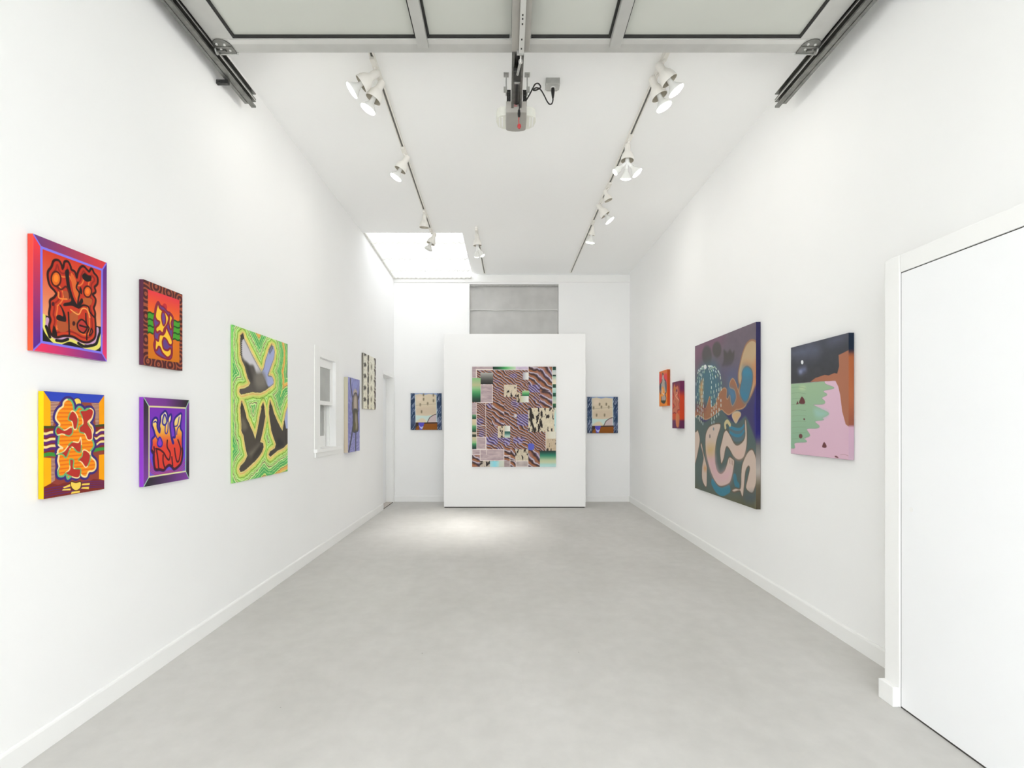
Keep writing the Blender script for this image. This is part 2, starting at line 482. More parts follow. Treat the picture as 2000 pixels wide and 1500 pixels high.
# ---- freestanding display wall
DW = empty('display_wall', (0.12, 7.777, 0))
thing(DW, 'freestanding white display wall standing before the back wall', 'partition')
MB().box(-0.977 - 0.12, 1.224 - 0.12, 0, 0.16, 0.018, 2.712, bevel=0.003).build('wall_panel', WALL, DW)
MB().box(-0.97 - 0.12, 1.217 - 0.12, 0.012, 0.148, 0, 0.018).build('base_shadow_gap', SHADOWGAP, DW)  # dark fill standing in for the shaded gap under the panel
MB().box(1.224 - 0.12, 1.230 - 0.12, 0.002, 0.158, 0.018, 2.712, bevel=0.001).build('edge_strip', TRIM, DW)

# ------------------------------------------------------------------ painted canvases
def _spline(p, closed, n=6):
    p = np.asarray(p, float)
    if len(p) < 3: return p
    out = []
    m = len(p)
    rng = range(m) if closed else range(m - 1)
    for i in rng:
        if closed: a, b, c, d = p[(i - 1) % m], p[i], p[(i + 1) % m], p[(i + 2) % m]
        else: a, b, c, d = p[max(i - 1, 0)], p[i], p[i + 1], p[min(i + 2, m - 1)]
        for k in range(n):
            t = k / n
            out.append(0.5 * ((2 * b) + (c - a) * t + (2 * a - 5 * b + 4 * c - d) * t * t + (3 * b - a - 3 * c + d) * t ** 3))
    if not closed: out.append(p[-1])
    return np.array(out)

class Canvas:
    """paint laid on a vertex grid; x,y in units of the painting's width"""
    def __init__(self, w, h, n, seed):
        self.nx, self.ny = n, max(8, int(round(n * h / w)))
        self.asp = h / w
        u = np.linspace(0, 1, self.nx); v = np.linspace(0, 1, self.ny)
        self.U, self.V = np.meshgrid(u, v)
        self.X, self.Y = self.U, self.V * self.asp
        self.c = np.zeros((self.ny, self.nx, 3)) + 200.0
        self.aa = 1.1 / n
        self.rng = np.random.default_rng(seed)
    def pts(self, p):
        p = np.asarray(p, float) / 1000.0
        return np.stack([p[:, 0], p[:, 1] * self.asp], 1)
    def noise(self, fx, fy, octaves=3, seed=None):
        rng = np.random.default_rng(seed) if seed is not None else self.rng
        tot = 0; amp = 1; s = 0
        for _ in range(octaves):
            gx, gy = int(fx) + 3, int(fy * max(self.asp, 1)) + 3
            g = rng.random((gy, gx))
            x = self.U * (gx - 2); y = self.V * (gy - 2)
            i = x.astype(int); j = y.astype(int); tx = x - i; ty = y - j
            tx = tx * tx * (3 - 2 * tx); ty = ty * ty * (3 - 2 * ty)
            tot = tot + amp * ((g[j, i] * (1 - tx) + g[j, i + 1] * tx) * (1 - ty) + (g[j + 1, i] * (1 - tx) + g[j + 1, i + 1] * tx) * ty)
            s += amp; amp *= 0.5; fx *= 2; fy *= 2
        return tot / s
    def window(self, p, m):
        x0, y0 = p.min(0) - m; x1, y1 = p.max(0) + m
        i0 = max(0, int(x0 * (self.nx - 1)) - 1); i1 = min(self.nx, int(x1 * (self.nx - 1)) + 3)
        j0 = max(0, int(y0 / self.asp * (self.ny - 1)) - 1); j1 = min(self.ny, int(y1 / self.asp * (self.ny - 1)) + 3)
        return slice(j0, max(j1, j0)), slice(i0, max(i1, i0))
    def dist(self, p, sl, closed=True):
        x = self.X[sl]; y = self.Y[sl]
        d = np.full(x.shape, 1e9); inside = np.zeros(x.shape, bool)
        n = len(p)
        for i in range(n if closed else n - 1):
            ax, ay = p[i]; bx, by = p[(i + 1) % n]
            ex, ey = bx - ax, by - ay
            L = ex * ex + ey * ey + 1e-12
            t = np.clip(((x - ax) * ex + (y - ay) * ey) / L, 0, 1)
            d = np.minimum(d, (x - ax - t * ex) ** 2 + (y - ay - t * ey) ** 2)
            if closed:
                cnd = ((ay > y) != (by > y))
                if abs(ey) > 1e-12:
                    inside ^= cnd & (x < ex * (y - ay) / ey + ax)
        d = np.sqrt(d)
        return np.where(inside, -d, d) if closed else d
    def over(self, sl, alpha, col):
        a = np.clip(alpha, 0, 1)[..., None]
        self.c[sl] = self.c[sl] * (1 - a) + np.asarray(col, float) * a
    def poly(self, pts, col, o):
        p = self.pts(pts)
        if o.get('s', 1): p = _spline(p, True)
        f = o.get('f', 0.0); ow = o['o'][1] if 'o' in o else 0
        sl = self.window(p, max(f, ow) + 3 * self.aa)
        if self.X[sl].size == 0: return
        d = self.dist(p, sl)
        if ow: self.over(sl, 0.5 - (d - ow * 0.8) / self.aa, o['o'][0])
        if 'c2' in o:
            if o.get('gx'): t = (self.X[sl] - p[:, 0].min()) / (np.ptp(p[:, 0]) + 1e-9)
            else: t = (self.Y[sl] - p[:, 1].min()) / (np.ptp(p[:, 1]) + 1e-9)
            t = np.clip(t, 0, 1)[..., None]
            c0, c1 = np.asarray(col, float), np.asarray(o['c2'], float)
            if 'st' in o:
                cc = np.stack([np.interp(t[..., 0], [q[0] for q in o['st']], [q[1][k] for q in o['st']]) for k in range(3)], -1)
            elif 'cm' in o:
                m = o.get('mid', 0.5); cm = np.asarray(o['cm'], float)
                cc = np.where(t < m, c0 + (cm - c0) * (t / m), cm + (c1 - cm) * ((t - m) / (1 - m)))
            else: cc = c0 + (c1 - c0) * t
        else: cc = np.asarray(col, float)
        if f > 0: al = np.clip(0.5 - d / (2 * f), 0, 1); al = al * al * (3 - 2 * al)
        else: al = 0.5 - (d + ow * 0.2) / self.aa
        self.over(sl, al, cc)
    def line(self, pts, w, col, o):
        p = self.pts(pts); cl = bool(o.get('closed', 0))
        if o.get('s', 1): p = _spline(p, cl)
        sl = self.window(p, w + 3 * self.aa)
        if self.X[sl].size == 0: return
        d = self.dist(p, sl, cl); d = np.abs(d)
        self.over(sl, 0.5 - (d - w * 0.5) / self.aa, col)
    def rect(self, r):
        u0, v0, u1, v1 = [x / 1000.0 for x in r]
        i0 = max(0, int(round(u0 * (self.nx - 1)))); i1 = min(self.nx, int(round(u1 * (self.nx - 1))) + 1)
        j0 = max(0, int(round(v0 * (self.ny - 1)))); j1 = min(self.ny, int(round(v1 * (self.ny - 1))) + 1)
        return slice(j0, j1), slice(i0, i1)
    # --- procedural passages
    def stripes(self, r, scale, blue):
        sl = self.rect(r)
        if not hasattr(self, 'warp'):
            self.warp = self.noise(5, 5, 3, 11); self.fine = self.noise(22, 22, 2, 14); self.var = self.noise(9, 9, 2, 12)
        x = self.X[sl]; y = self.Y[sl]; ph0 = self.rng.random()
        ph = (y * 28 - x * 20.0) / scale + (2.6 * self.warp[sl] + 0.8 * self.fine[sl]) / scale ** 0.8 + ph0
        k = np.floor(ph); t = ph - k
        var = self.var[sl]
        stops = [(0.0, (56, 44, 48)), (0.12, (98, 66, 54)), (0.28, (172, 108, 70)), (0.44, (164, 108, 80)), (0.54, (142, 106, 98)), (0.63, (194, 182, 188)), (0.70, (216, 208, 214)), (0.78, (138, 116, 132)), (0.90, (74, 56, 56)), (1.0, (56, 44, 48))]
        pos = [s[0] for s in stops]
        col = np.stack([np.interp(t, pos, [s[1][c] for s in stops]) for c in range(3)], -1)
        bl = np.stack([np.interp(t, [0, .3, .5, .65, .85, 1], [q[c] for q in ((70, 52, 70), (120, 104, 150), (205, 200, 226), (150, 142, 205), (88, 82, 170), (70, 52, 70))]) for c in range(3)], -1)
        wb = np.clip((var - 0.66) * 6, 0, 0.7 if scale < 1.5 else 0.2)[..., None] if not blue else np.full(x.shape + (1,), 0.85)
        self.c[sl] = col * (1 - wb) + bl * wb
    def graded(self, r, stops, across):
        sl = self.rect(r)
        n = len(stops)
        if self.U[sl].size == 0: return
        t = self.U[sl] if across else self.V[sl]
        t = (t - t.min()) / (np.ptp(t) + 1e-9)
        self.c[sl] = np.stack([np.interp(t, np.linspace(0, 1, n), [s[c] for s in stops]) for c in range(3)], -1)
    def pinkish(self, r, col, border):
        sl = self.rect(r); n = self.noise(18, 60, 2)[sl]
        self.c[sl] = np.asarray(col, float) + ((n - 0.5) * 46)[..., None] * np.array([1, 1, 0.9])
        if border:
            q = self.c[sl]; b = max(1, int(round(0.006 * self.nx)))
            q[:b] = q[-b:] = (236, 226, 220); q[:, :b] = q[:, -b:] = (236, 226, 220)
    def blotch(self, r, col, amt):
        sl = self.rect(r)
        n = self.noise(52, 20, 3)[sl]; f = self.noise(80, 60, 2)[sl]
        th = 0.56 + (0.5 - amt) * 0.3
        a = np.clip((n - th) * 14 + (f - 0.5) * 3.0, 0, 1)[..., None]
        base = np.asarray(col, float) + ((f - 0.5) * 26)[..., None]
        self.c[sl] = base * (1 - a) + np.array((46, 38, 36.0)) * a
    def run(self, ops):
        for op in ops:
            k = op[0]
            if k == 'B':
                pos = [s[0] for s in op[1]]
                self.c[:] = np.stack([np.interp(self.V, pos, [s[1][c] for s in op[1]]) for c in range(3)], -1)
            elif k == 'P': self.poly(op[1], op[2], op[3])
            elif k == 'L': self.line(op[1], op[2], op[3], op[4])
            elif k == 'I':          # bands inside an outline
                p = _spline(self.pts(op[1]), True); sl = self.window(p, 0.01); d = -self.dist(p, sl)
                for a, b, c in op[2]:
                    self.over(sl, np.minimum((d - a), (b - d)) / self.aa + 0.5, c)
            elif k == 'O':          # outline that changes colour along its length
                p = _spline(self.pts(op[1]), True); sl = self.window(p, 0.05); d = np.abs(self.dist(p, sl))
                ctr = p.mean(0); ang = np.arctan2(self.Y[sl] - ctr[1], self.X[sl] - ctr[0])
                sel = (np.sin(ang * op[5] + 0.8) > 0)[..., None]
                self.over(sl, 0.5 - (d - op[2] * 0.5) / self.aa, np.where(sel, np.asarray(op[3], float), np.asarray(op[4], float)))
            elif k == 'R':
                kind, a = op[2], op[3]
                if kind == 'stripes': self.stripes(op[1], a[0], a[1])
                elif kind == 'down': self.graded(op[1], a, False)
                elif kind == 'across': self.graded(op[1], a, True)
                elif kind == 'flat': self.c[self.rect(op[1])] = a[0]
                elif kind == 'pk': self.pinkish(op[1], a[0], len(a) > 1)
                elif kind == 'bw': self.blotch(op[1], a[0], a[1])
            elif k == 'F':
                nm, a = op[1], op[2]
                if nm == 'stripes': self.stripes(a[0], a[1], a[2])
                elif nm == 'hatch':
                    sl = self.rect(a[0]); s = np.sin(self.V[sl] * math.pi * 2 * a[2] * self.asp * 2.2)
                    bright = (self.c[sl].sum(-1) > 430)
                    self.over(sl, np.where(bright, (s + 0.2) * 1.5, 0), a[1])
                elif nm == 'hatchpoly':
                    p = _spline(self.pts(a[0]), True); sl = self.window(p, 0.01); d = self.dist(p, sl)
                    s = np.sin(self.V[sl] * math.pi * 2 * a[2] + 2 * self.U[sl])
                    self.over(sl, np.clip(-d / self.aa, 0, 1) * np.clip(s * 1.2 - 0.1, 0, 0.8), a[1])
                elif nm == 'rings':
                    cs = [(0.05, .16), (0.06, .42), (0.06, .70), (0.1, .95), (.3, .03), (.62, .05), (.93, .08), (.95, .33), (.95, .58), (.94, .85), (.66, .95), (.36, .97)]
                    d = np.min([np.hypot(self.U - x, (self.V - y) * self.asp) for x, y in cs], 0)
                    d = d + 0.03 * (self.noise(8, 8, 2) - 0.5)
                    self.over((slice(None), slice(None)), (np.sin(d * 2 * math.pi / 0.075) - 0.05) * 2.0, a[0])
                elif nm == 'grain':
                    n = self.noise(7, 4, 2); f = np.hypot((self.U - 0.62) * 1.0, (self.V - 0.12) * self.asp * 0.8)
                    s = np.sin(f * 62 + n * 16 + self.U * 10)
                    self.over((slice(None), slice(None)), (s - 0.35) * 0.8, a[0]); self.over((slice(None), slice(None)), (-s - 0.45) * 0.8, a[1])
                elif nm == 'speck':
                    n = self.noise(26, 40, 3); self.over((slice(None), slice(None)), (n - 0.56) * 5, a[0])
                elif nm == 'scratch':
                    for q in range(190):
                        x = self.rng.random(); y = self.rng.random() * self.asp; l = 0.05 + 0.1 * self.rng.random()
                        self.line([(x * 1000, y / self.asp * 1000), ((x - l * 0.45) * 1000, (y + l) / self.asp * 1000)], 0.0085, a[0], {'s': 0})
                elif nm == 'mottle':
                    self.c *= (1 + a[0] * 2 * (self.noise(14, 22, 3) - 0.5))[..., None]
                elif nm == 'contours':
                    full = (slice(None), slice(None))
                    d = np.min([self.dist(self.pts(p), full) for p in a], 0)
                    d = d + 0.016 * (self.noise(34, 40, 2) - 0.5) * np.clip(d * 14, 0.3, 1)
                    w = [(0.0, (120, 105, 60)), (.005, (238, 224, 146)), (.015, (240, 196, 112)), (.023, (232, 226, 128)), (.036, (210, 228, 112)), (.050, (124, 172, 52)), (.058, (184, 234, 116)), (.070, (224, 242, 176)), (.076, (130, 200, 84)), (.083, (206, 236, 142)), (.094, (122, 110, 86)), (.101, (214, 238, 160)), (.114, (108, 200, 100)), (.128, (206, 236, 160)), (.134, (84, 186, 98)), (.152, (190, 232, 150)), (.158, (92, 190, 104)), (.180, (212, 232, 130)), (.192, (130, 120, 92)), (.198, (242, 188, 92)), (.222, (234, 212, 116)), (.236, (116, 196, 106)), (.26, (192, 232, 146)), (.272, (110, 172, 108)), (.30, (160, 178, 140))]
                    pos = [q[0] for q in w]
                    idx = np.clip(np.searchsorted(pos, np.clip(d, 0, 1), 'right') - 1, 0, len(w) - 1)
                    self.c[:] = np.array([q[1] for q in w], float)[idx]
                    self.c *= (1 + 0.10 * (self.noise(20, 26, 2) - 0.5))[..., None]

def paint_material(name, attr):
    m = bpy.data.materials.new(name)
    m.use_nodes = True
    nt = m.node_tree; b = nt.nodes['Principled BSDF']
    a = nt.nodes.new('ShaderNodeAttribute'); a.attribute_name = attr
    nt.links.new(a.outputs['Color'], b.inputs['Base Color'])
    b.inputs['Roughness'].default_value = 0.55
    b.inputs['Specular IOR Level'].default_value = 0.25
    tc = nt.nodes.new('ShaderNodeTexCoord'); n = nt.nodes.new('ShaderNodeTexNoise'); n.inputs['Scale'].default_value = 240
    nt.links.new(tc.outputs['Object'], n.inputs['Vector'])
    bp = nt.nodes.new('ShaderNodeBump'); bp.inputs['Strength'].default_value = 0.06; bp.inputs['Distance'].default_value = 0.001
    nt.links.new(n.outputs['Fac'], bp.inputs['Height']); nt.links.new(bp.outputs['Normal'], b.inputs['Normal'])
    return m
PAINT = paint_material('acrylic_on_canvas', 'paint')
BACKING = material('raw_canvas_back', (206, 198, 182), 0.9, vary=0.03, scale=30)

def lin(c):
    c = np.clip(np.asarray(c, float) / 255.0, 0, 1)
    return np.where(c <= 0.04045, c / 12.92, ((c + 0.055) / 1.055) ** 2.4)

def grid_mesh(name, P, col, parent):
    """P: (ny,nx,3) points, col: (ny,nx,3) sRGB paint"""
    ny, nx = P.shape[:2]
    idx = np.arange(ny * nx).reshape(ny, nx)
    q = np.stack([idx[:-1, :-1], idx[1:, :-1], idx[1:, 1:], idx[:-1, 1:]], -1).reshape(-1, 4)
    me = bpy.data.meshes.new(name)
    me.vertices.add(ny * nx); me.vertices.foreach_set('co', P.reshape(-1).astype(np.float32))
    me.loops.add(len(q) * 4); me.loops.foreach_set('vertex_index', q.reshape(-1).astype(np.int32))
    me.polygons.add(len(q)); me.polygons.foreach_set('loop_start', np.arange(0, len(q) * 4, 4, dtype=np.int32))
    me.polygons.foreach_set('loop_total', np.full(len(q), 4, dtype=np.int32))
    me.update(calc_edges=True)
    at = me.attributes.new('paint', 'FLOAT_COLOR', 'POINT')
    rgba = np.ones((ny * nx, 4), np.float32); rgba[:, :3] = lin(col).reshape(-1, 3)
    at.data.foreach_set('color', rgba.reshape(-1))
    me.materials.append(PAINT)
    o = bpy.data.objects.new(name, me); scene.collection.objects.link(o); o.parent = parent
    return o

def make_painting(d, seed):
    wall, (a0, a1, z0, z1), t = d['wall'], d['rect'], d['t']
    w, h = abs(a1 - a0), z1 - z0
    # local frame: origin low centre on the wall, U to the viewer's right, N out of the wall
    if wall == 'L': org = Vector((XL, (a0 + a1) / 2, z0)); U = Vector((0, 1, 0)); N = Vector((1, 0, 0))
    elif wall == 'R': org = Vector((XR, (a0 + a1) / 2, z0)); U = Vector((0, -1, 0)); N = Vector((-1, 0, 0))
    elif wall == 'B': org = Vector(((a0 + a1) / 2, YB, z0)); U = Vector((1, 0, 0)); N = Vector((0, -1, 0))
    else: org = Vector(((a0 + a1) / 2, 7.777, z0)); U = Vector((1, 0, 0)); N = Vector((0, -1, 0))
    root = empty(d['name'], org + N * 0.0025)      # hung a hair off the wall
    thing(root, d['label'], 'painting', d['group'])
    cv = Canvas(w, h, d['n'], seed); cv.run(d['ops'])
    def pt(u, v, n):
        return np.asarray(U)[None, None] * ((u - 0.5) * w)[..., None] + np.array((0, 0, 1.0)) * ((1 - v) * h)[..., None] + np.asarray(N) * n[..., None] if not np.isscalar(n) else np.asarray(U)[None, None] * ((u - 0.5) * w)[..., None] + np.array((0, 0, 1.0)) * ((1 - v) * h)[..., None] + np.asarray(N) * n
    grid_mesh('painted_face', pt(cv.U, cv.V, t), cv.c, root)
    # folded canvas edges: left, right, top, bottom, in the colours of the turned-over paint
    st = d['side']; pos = [s[0] for s in st]; k = 48
    v = np.linspace(0, 1, k); sc = 0.9 * np.stack([np.interp(v, pos, [s[1][c] for s in st]) for c in range(3)], -1)
    eps = 0.0
    for nm, u in (('canvas_edge', 0.0), ('canvas_edge', 1.0)):
        VV = np.repeat(v[:, None], 2, 1); UU = np.full_like(VV, u); NN = np.tile([0.0 if u == 0 else t, t if u == 0 else 0.0], (k, 1))
        c = np.repeat(sc[:, None], 2, 1)
        grid_mesh(nm, pt(UU, VV, NN), c, root)
    for vv, row in ((0.0, 0), (1.0, -1)):
        us = np.linspace(0, 1, 60); UU = np.tile(us, (2, 1)); VV = np.full_like(UU, vv)
        NN = np.array([[0.0] * 60, [t] * 60]) if vv == 0 else np.array([[t] * 60, [0.0] * 60])
        ci = np.clip((us * (cv.nx - 1)).astype(int), 0, cv.nx - 1)
        c = np.tile(cv.c[row][ci][None] * 0.97, (2, 1, 1))
        grid_mesh('canvas_edge', pt(UU, VV, NN), c, root)
    return root

PAINTINGS = [
 {'wall': 'L', 'rect': (1.9697,2.3328,1.622,2.0833), 't': 0.022, 'n': 230, 'side': ((0,(250,75,55)),(0.5,(255,60,75)),(1,(255,95,50))), 'name': 'abstract_painting', 'label': 'painting of a red and black lava figure inside a violet and red mitred border', 'group': None,
  'ops': [
   ('P',((0,0),(1000,0),(925,89),(97,92)),(112,60,125),{'s':0,'c2':(232,55,60),'gx':1}),
   ('P',((1000,0),(1000,1000),(918,920),(925,89)),(85,40,140),{'s':0,'c2':(245,60,110)}),
   ('P',((0,1000),(99,915),(918,920),(1000,1000)),(255,55,95),{'s':0,'c2':(105,50,150),'gx':1}),
   ('P',((0,0),(97,92),(99,915),(0,1000)),(255,60,60),{'s':0,'c2':(85,40,150)}),
   ('P',((97,92),(925,89),(918,920),(99,915)),(212,55,32),{'s':0,'c2':(254,206,150)}),
   ('P',((97,673),(199,678),(839,664),(918,662),(918,920),(99,915)),(28,24,22),{'s':0}),
   ('L',((124,686),(130,768),(188,844),(295,898),(444,850),(574,865),(739,901),(869,859),(911,749)),0.05,(235,225,110),{}),
   ('L',((170,704),(170,787),(235,846),(344,858),(469,820),(601,844),(739,846),(840,787),(854,690)),0.04,(205,160,195),{}),
   ('L',((155,773),(200,859)),0.035,(25,22,22),{}),
   ('L',((283,878),(356,874),(431,847)),0.035,(25,22,22),{}),
   ('L',((574,867),(656,887),(768,865)),0.035,(25,22,22),{}),
   ('L',((840,834),(884,733)),0.035,(25,22,22),{}),
   ('L',((119,870),(165,893)),0.035,(25,22,22),{}),
   ('P',((255,174),(310,158),(341,189),(356,222),(378,198),(393,150),(428,137),(457,165),(474,199),(519,208),(543,252),(559,253),(573,205),(606,151),(647,128),(696,148),(731,159),(766,122),(795,153),(846,184),(846,241),(803,284),(817,328),(774,365),(817,403),(810,452),(789,493),(810,537),(810,584),(818,677),(811,771),(760,815),(697,837),(615,838),(521,813),(456,809),(368,820),(283,844),(223,827),(199,766),(216,705),(198,657),(210,587),(210,536),(257,502),(287,461),(263,432),(209,400),(185,346),(185,287),(226,234)),(196,48,28),{'o':((45,16,14),0.028),'c2':(205,62,32)}),
   ('I',((255,174),(310,158),(341,189),(356,222),(378,198),(393,150),(428,137),(457,165),(474,199),(519,208),(543,252),(559,253),(573,205),(606,151),(647,128),(696,148),(731,159),(766,122),(795,153),(846,184),(846,241),(803,284),(817,328),(774,365),(817,403),(810,452),(789,493),(810,537),(810,584),(818,677),(811,771),(760,815),(697,837),(615,838),(521,813),(456,809),(368,820),(283,844),(223,827),(199,766),(216,705),(198,657),(210,587),(210,536),(257,502),(287,461),(263,432),(209,400),(185,346),(185,287),(226,234)),((0.035,0.055,(150,35,25)),(0.075,0.092,(235,120,55)))),
   ('P',((366,419),(442,413),(468,479),(392,476)),(175,80,45),{}),
   ('P',((456,614),(560,570),(574,658),(628,759),(521,764),(456,729)),(185,90,45),{}),
   ('P',((294,701),(418,700),(431,768),(319,792)),(180,85,45),{}),
   ('P',((641,428),(767,413),(753,472),(669,487)),(190,95,45),{}),
   ('P',((467,230),(533,268),(573,386),(573,477),(507,400)),(225,105,45),{}),
   ('P',((393,229),(441,204),(448,287),(468,372),(514,461),(573,522),(573,540),(481,530),(379,552),(379,526),(455,499),(475,469),(429,407),(410,331)),(32,20,20),{}),
   ('P',((627,215),(661,183),(710,192),(759,190),(759,232),(696,258),(640,244)),(32,20,20),{}),
   ('P',((282,660),(318,641),(367,646),(349,588),(318,551),(342,555),(392,616),(408,684),(355,696),(288,689)),(32,20,20),{}),
   ('P',((246,751),(276,781),(289,839),(229,830)),(32,20,20),{}),
   ('P',((256,555),(254,563),(250,571),(243,575),(236,577),(229,574),(224,569),(223,561),(224,552),(229,545),(235,540),(243,539),(250,541),(254,547)),(70,20,30),{}),
   ('P',((531,687),(529,696),(524,705),(515,710),(506,712),(497,709),(492,702),(490,693),(492,684),(497,675),(506,670),(515,668),(523,671),(529,678)),(60,18,20),{}),
   ('P',((600,326),(627,357),(620,395),(589,374)),(32,20,20),{}),
   ('P',((620,432),(641,464),(587,520),(573,495)),(32,20,20),{}),
   ('L',((570,296),(546,347),(589,392),(573,450),(571,532),(641,496),(717,497),(741,544),(807,584)),0.022,(32,20,20),{}),
   ('L',((437,600),(443,678),(450,805)),0.02,(32,20,20),{}),
   ('L',((680,568),(683,632),(697,676),(728,704),(697,759),(694,819)),0.02,(32,20,20),{}),
   ('L',((286,392),(342,407),(404,368),(442,404),(455,463)),0.02,(80,22,16),{}),
   ('L',((311,439),(317,490),(417,480)),0.018,(240,140,60),{}),
   ('L',((468,568),(574,595),(628,531),(696,528),(739,595)),0.016,(245,160,80),{}),
   ('L',((760,699),(732,772),(782,729),(760,699)),0.016,(32,20,20),{}),
   ('P',((331,313),(326,341),(311,365),(289,382),(265,387),(243,380),(228,362),(223,338),(228,311),(243,286),(264,270),(288,264),(310,271),(326,288)),(235,110,30),{'o':((70,20,14),0.02)}),
   ('P',((306,315),(303,331),(295,344),(283,354),(270,356),(259,352),(251,342),(248,328),(250,312),(258,299),(270,289),(283,286),(294,290),(303,300)),(250,140,40),{}),
   ('P',((757,342),(752,364),(738,384),(717,397),(695,401),(675,396),(661,382),(656,362),(661,341),(675,321),(695,308),(717,303),(737,308),(752,322)),(235,105,35),{'o':((70,20,14),0.02)}),
   ('P',((731,345),(729,356),(722,366),(712,373),(700,375),(690,372),(683,365),(681,356),(683,345),(690,335),(700,328),(711,326),(722,328),(729,335)),(248,130,45),{}),
   ('P',((614,642),(662,653),(697,694),(655,750),(614,752),(574,730),(567,686)),(190,55,50),{'o':((30,15,15),0.02)}),
   ('L',((594,695),(642,698),(683,698)),0.022,(40,20,20),{}),
   ('L',((0,0),(97,92)),0.016,(130,118,238),{'s':0}),
   ('L',((1000,0),(925,89)),0.016,(130,118,238),{'s':0}),
   ('L',((1000,1000),(918,920)),0.016,(130,118,238),{'s':0}),
   ('L',((0,1000),(99,915)),0.016,(130,118,238),{'s':0}),
   ('L',((97,92),(925,89),(918,920),(99,915)),0.028,(132,120,238),{'s':0,'closed':1}),
  ]},
 {'wall': 'L', 'rect': (2.0149,2.3183,1.0282,1.4643), 't': 0.022, 'n': 230, 'side': ((0,(255,215,0)),(1,(255,205,0))), 'name': 'abstract_painting', 'label': 'painting with orange blob figure, wavy stripes, blue top band and yellow edge', 'group': None,
  'ops': [
   ('B',((0,(150,75,60)),(1,(150,60,50)))),
   ('P',((94,89),(238,90),(176,175),(138,319),(97,326)),(205,170,150),{'s':0}),
   ('P',((901,88),(762,95),(826,169),(838,328),(897,328)),(205,170,150),{'s':0}),
   ('F','hatch',((94,89,905,337),(140,70,60),22)),
   ('P',((108,624),(170,628),(167,837),(107,862)),(205,165,150),{'s':0}),
   ('F','hatch',((108,624,167,860),(130,70,60),26)),
   ('P',((2,870),(119,863),(215,887),(315,873),(687,904),(801,877),(997,903),(995,1000),(0,1000)),(128,42,34),{'s':0}),
   ('L',((7,912),(166,905),(391,908),(687,896),(997,916)),0.014,(95,40,105),{}),
   ('L',((7,935),(166,928),(390,929),(686,916),(996,936)),0.014,(95,40,105),{}),
   ('L',((6,959),(165,951),(390,951),(686,937),(996,957)),0.014,(95,40,105),{}),
   ('L',((6,983),(165,974),(390,972),(686,957),(996,977)),0.014,(95,40,105),{}),
   ('P',((0,0),(100,89),(103,322),(-2,325)),(255,182,0),{'s':0}),
   ('P',((1000,0),(901,83),(905,320),(1000,317)),(255,165,0),{'s':0}),
   ('P',((0,614),(108,624),(109,862),(2,889)),(255,182,0),{'s':0}),
   ('P',((900,632),(1001,629),(1000,907),(901,886)),(255,168,0),{'s':0}),
   ('P',((0,0),(1000,0),(901,85),(100,91)),(48,72,190),{'s':0}),
   ('P',((-2,325),(174,327),(170,609),(-6,606)),(130,40,32),{'s':0}),
   ('L',((-2,334),(174,336)),0.035,(70,75,35),{'s':0}),
   ('L',((-3,393),(40,395),(102,383),(173,382)),0.034,(250,222,150),{}),
   ('L',((-3,418),(40,421),(101,409),(173,408)),0.036,(95,38,115),{}),
   ('L',((-4,456),(39,459),(101,447),(173,447)),0.034,(250,222,150),{}),
   ('L',((-4,481),(39,484),(100,473),(172,473)),0.036,(95,38,115),{}),
   ('L',((-5,519),(38,522),(100,511),(172,511)),0.034,(250,222,150),{}),
   ('L',((-5,544),(38,548),(100,537),(171,537)),0.036,(95,38,115),{}),
   ('L',((-6,595),(81,587),(170,597)),0.05,(65,150,60),{}),
   ('P',((824,319),(1006,309),(1002,593),(820,592)),(130,40,32),{'s':0}),
   ('L',((824,329),(1006,319)),0.035,(70,75,35),{'s':0}),
   ('L',((823,396),(867,399),(931,373),(1005,371)),0.034,(250,222,150),{}),
   ('L',((822,420),(867,423),(931,397),(1005,395)),0.036,(95,38,115),{}),
   ('L',((822,456),(866,459),(930,434),(1004,432)),0.034,(250,222,150),{}),
   ('L',((821,480),(866,483),(930,458),(1004,457)),0.036,(95,38,115),{}),
   ('L',((821,516),(866,520),(929,495),(1003,494)),0.034,(250,222,150),{}),
   ('L',((821,540),(865,544),(929,519),(1003,519)),0.036,(95,38,115),{}),
   ('L',((820,581),(910,573),(1002,570)),0.05,(65,150,60),{}),
   ('P',((585,94),(578,115),(559,131),(532,141),(502,141),(476,132),(458,117),(452,97),(458,77),(477,60),(504,51),(533,50),(560,58),(579,74)),(248,214,100),{'o':((40,40,120),0.014)}),
   ('P',((300,96),(351,68),(416,74),(454,117),(466,164),(493,172),(533,139),(574,135),(614,154),(642,178),(684,154),(754,153),(790,194),(767,252),(724,293),(780,335),(794,385),(757,443),(792,485),(806,536),(748,591),(754,641),(833,696),(839,763),(788,793),(716,796),(674,841),(618,837),(564,812),(496,839),(444,806),(392,833),(360,839),(335,790),(290,809),(228,804),(211,757),(230,712),(212,657),(225,604),(207,572),(232,543),(282,538),(220,504),(221,450),(228,412),(186,381),(223,328),(235,305),(181,259),(188,213),(225,167),(287,135)),(250,150,20),{'o':((62,44,120),0.06)}),
   ('P',((300,96),(351,68),(416,74),(454,117),(466,164),(493,172),(533,139),(574,135),(614,154),(642,178),(684,154),(754,153),(790,194),(767,252),(724,293),(780,335),(794,385),(757,443),(792,485),(806,536),(748,591),(754,641),(833,696),(839,763),(788,793),(716,796),(674,841),(618,837),(564,812),(496,839),(444,806),(392,833),(360,839),(335,790),(290,809),(228,804),(211,757),(230,712),(212,657),(225,604),(207,572),(232,543),(282,538),(220,504),(221,450),(228,412),(186,381),(223,328),(235,305),(181,259),(188,213),(225,167),(287,135)),(250,150,20),{}),
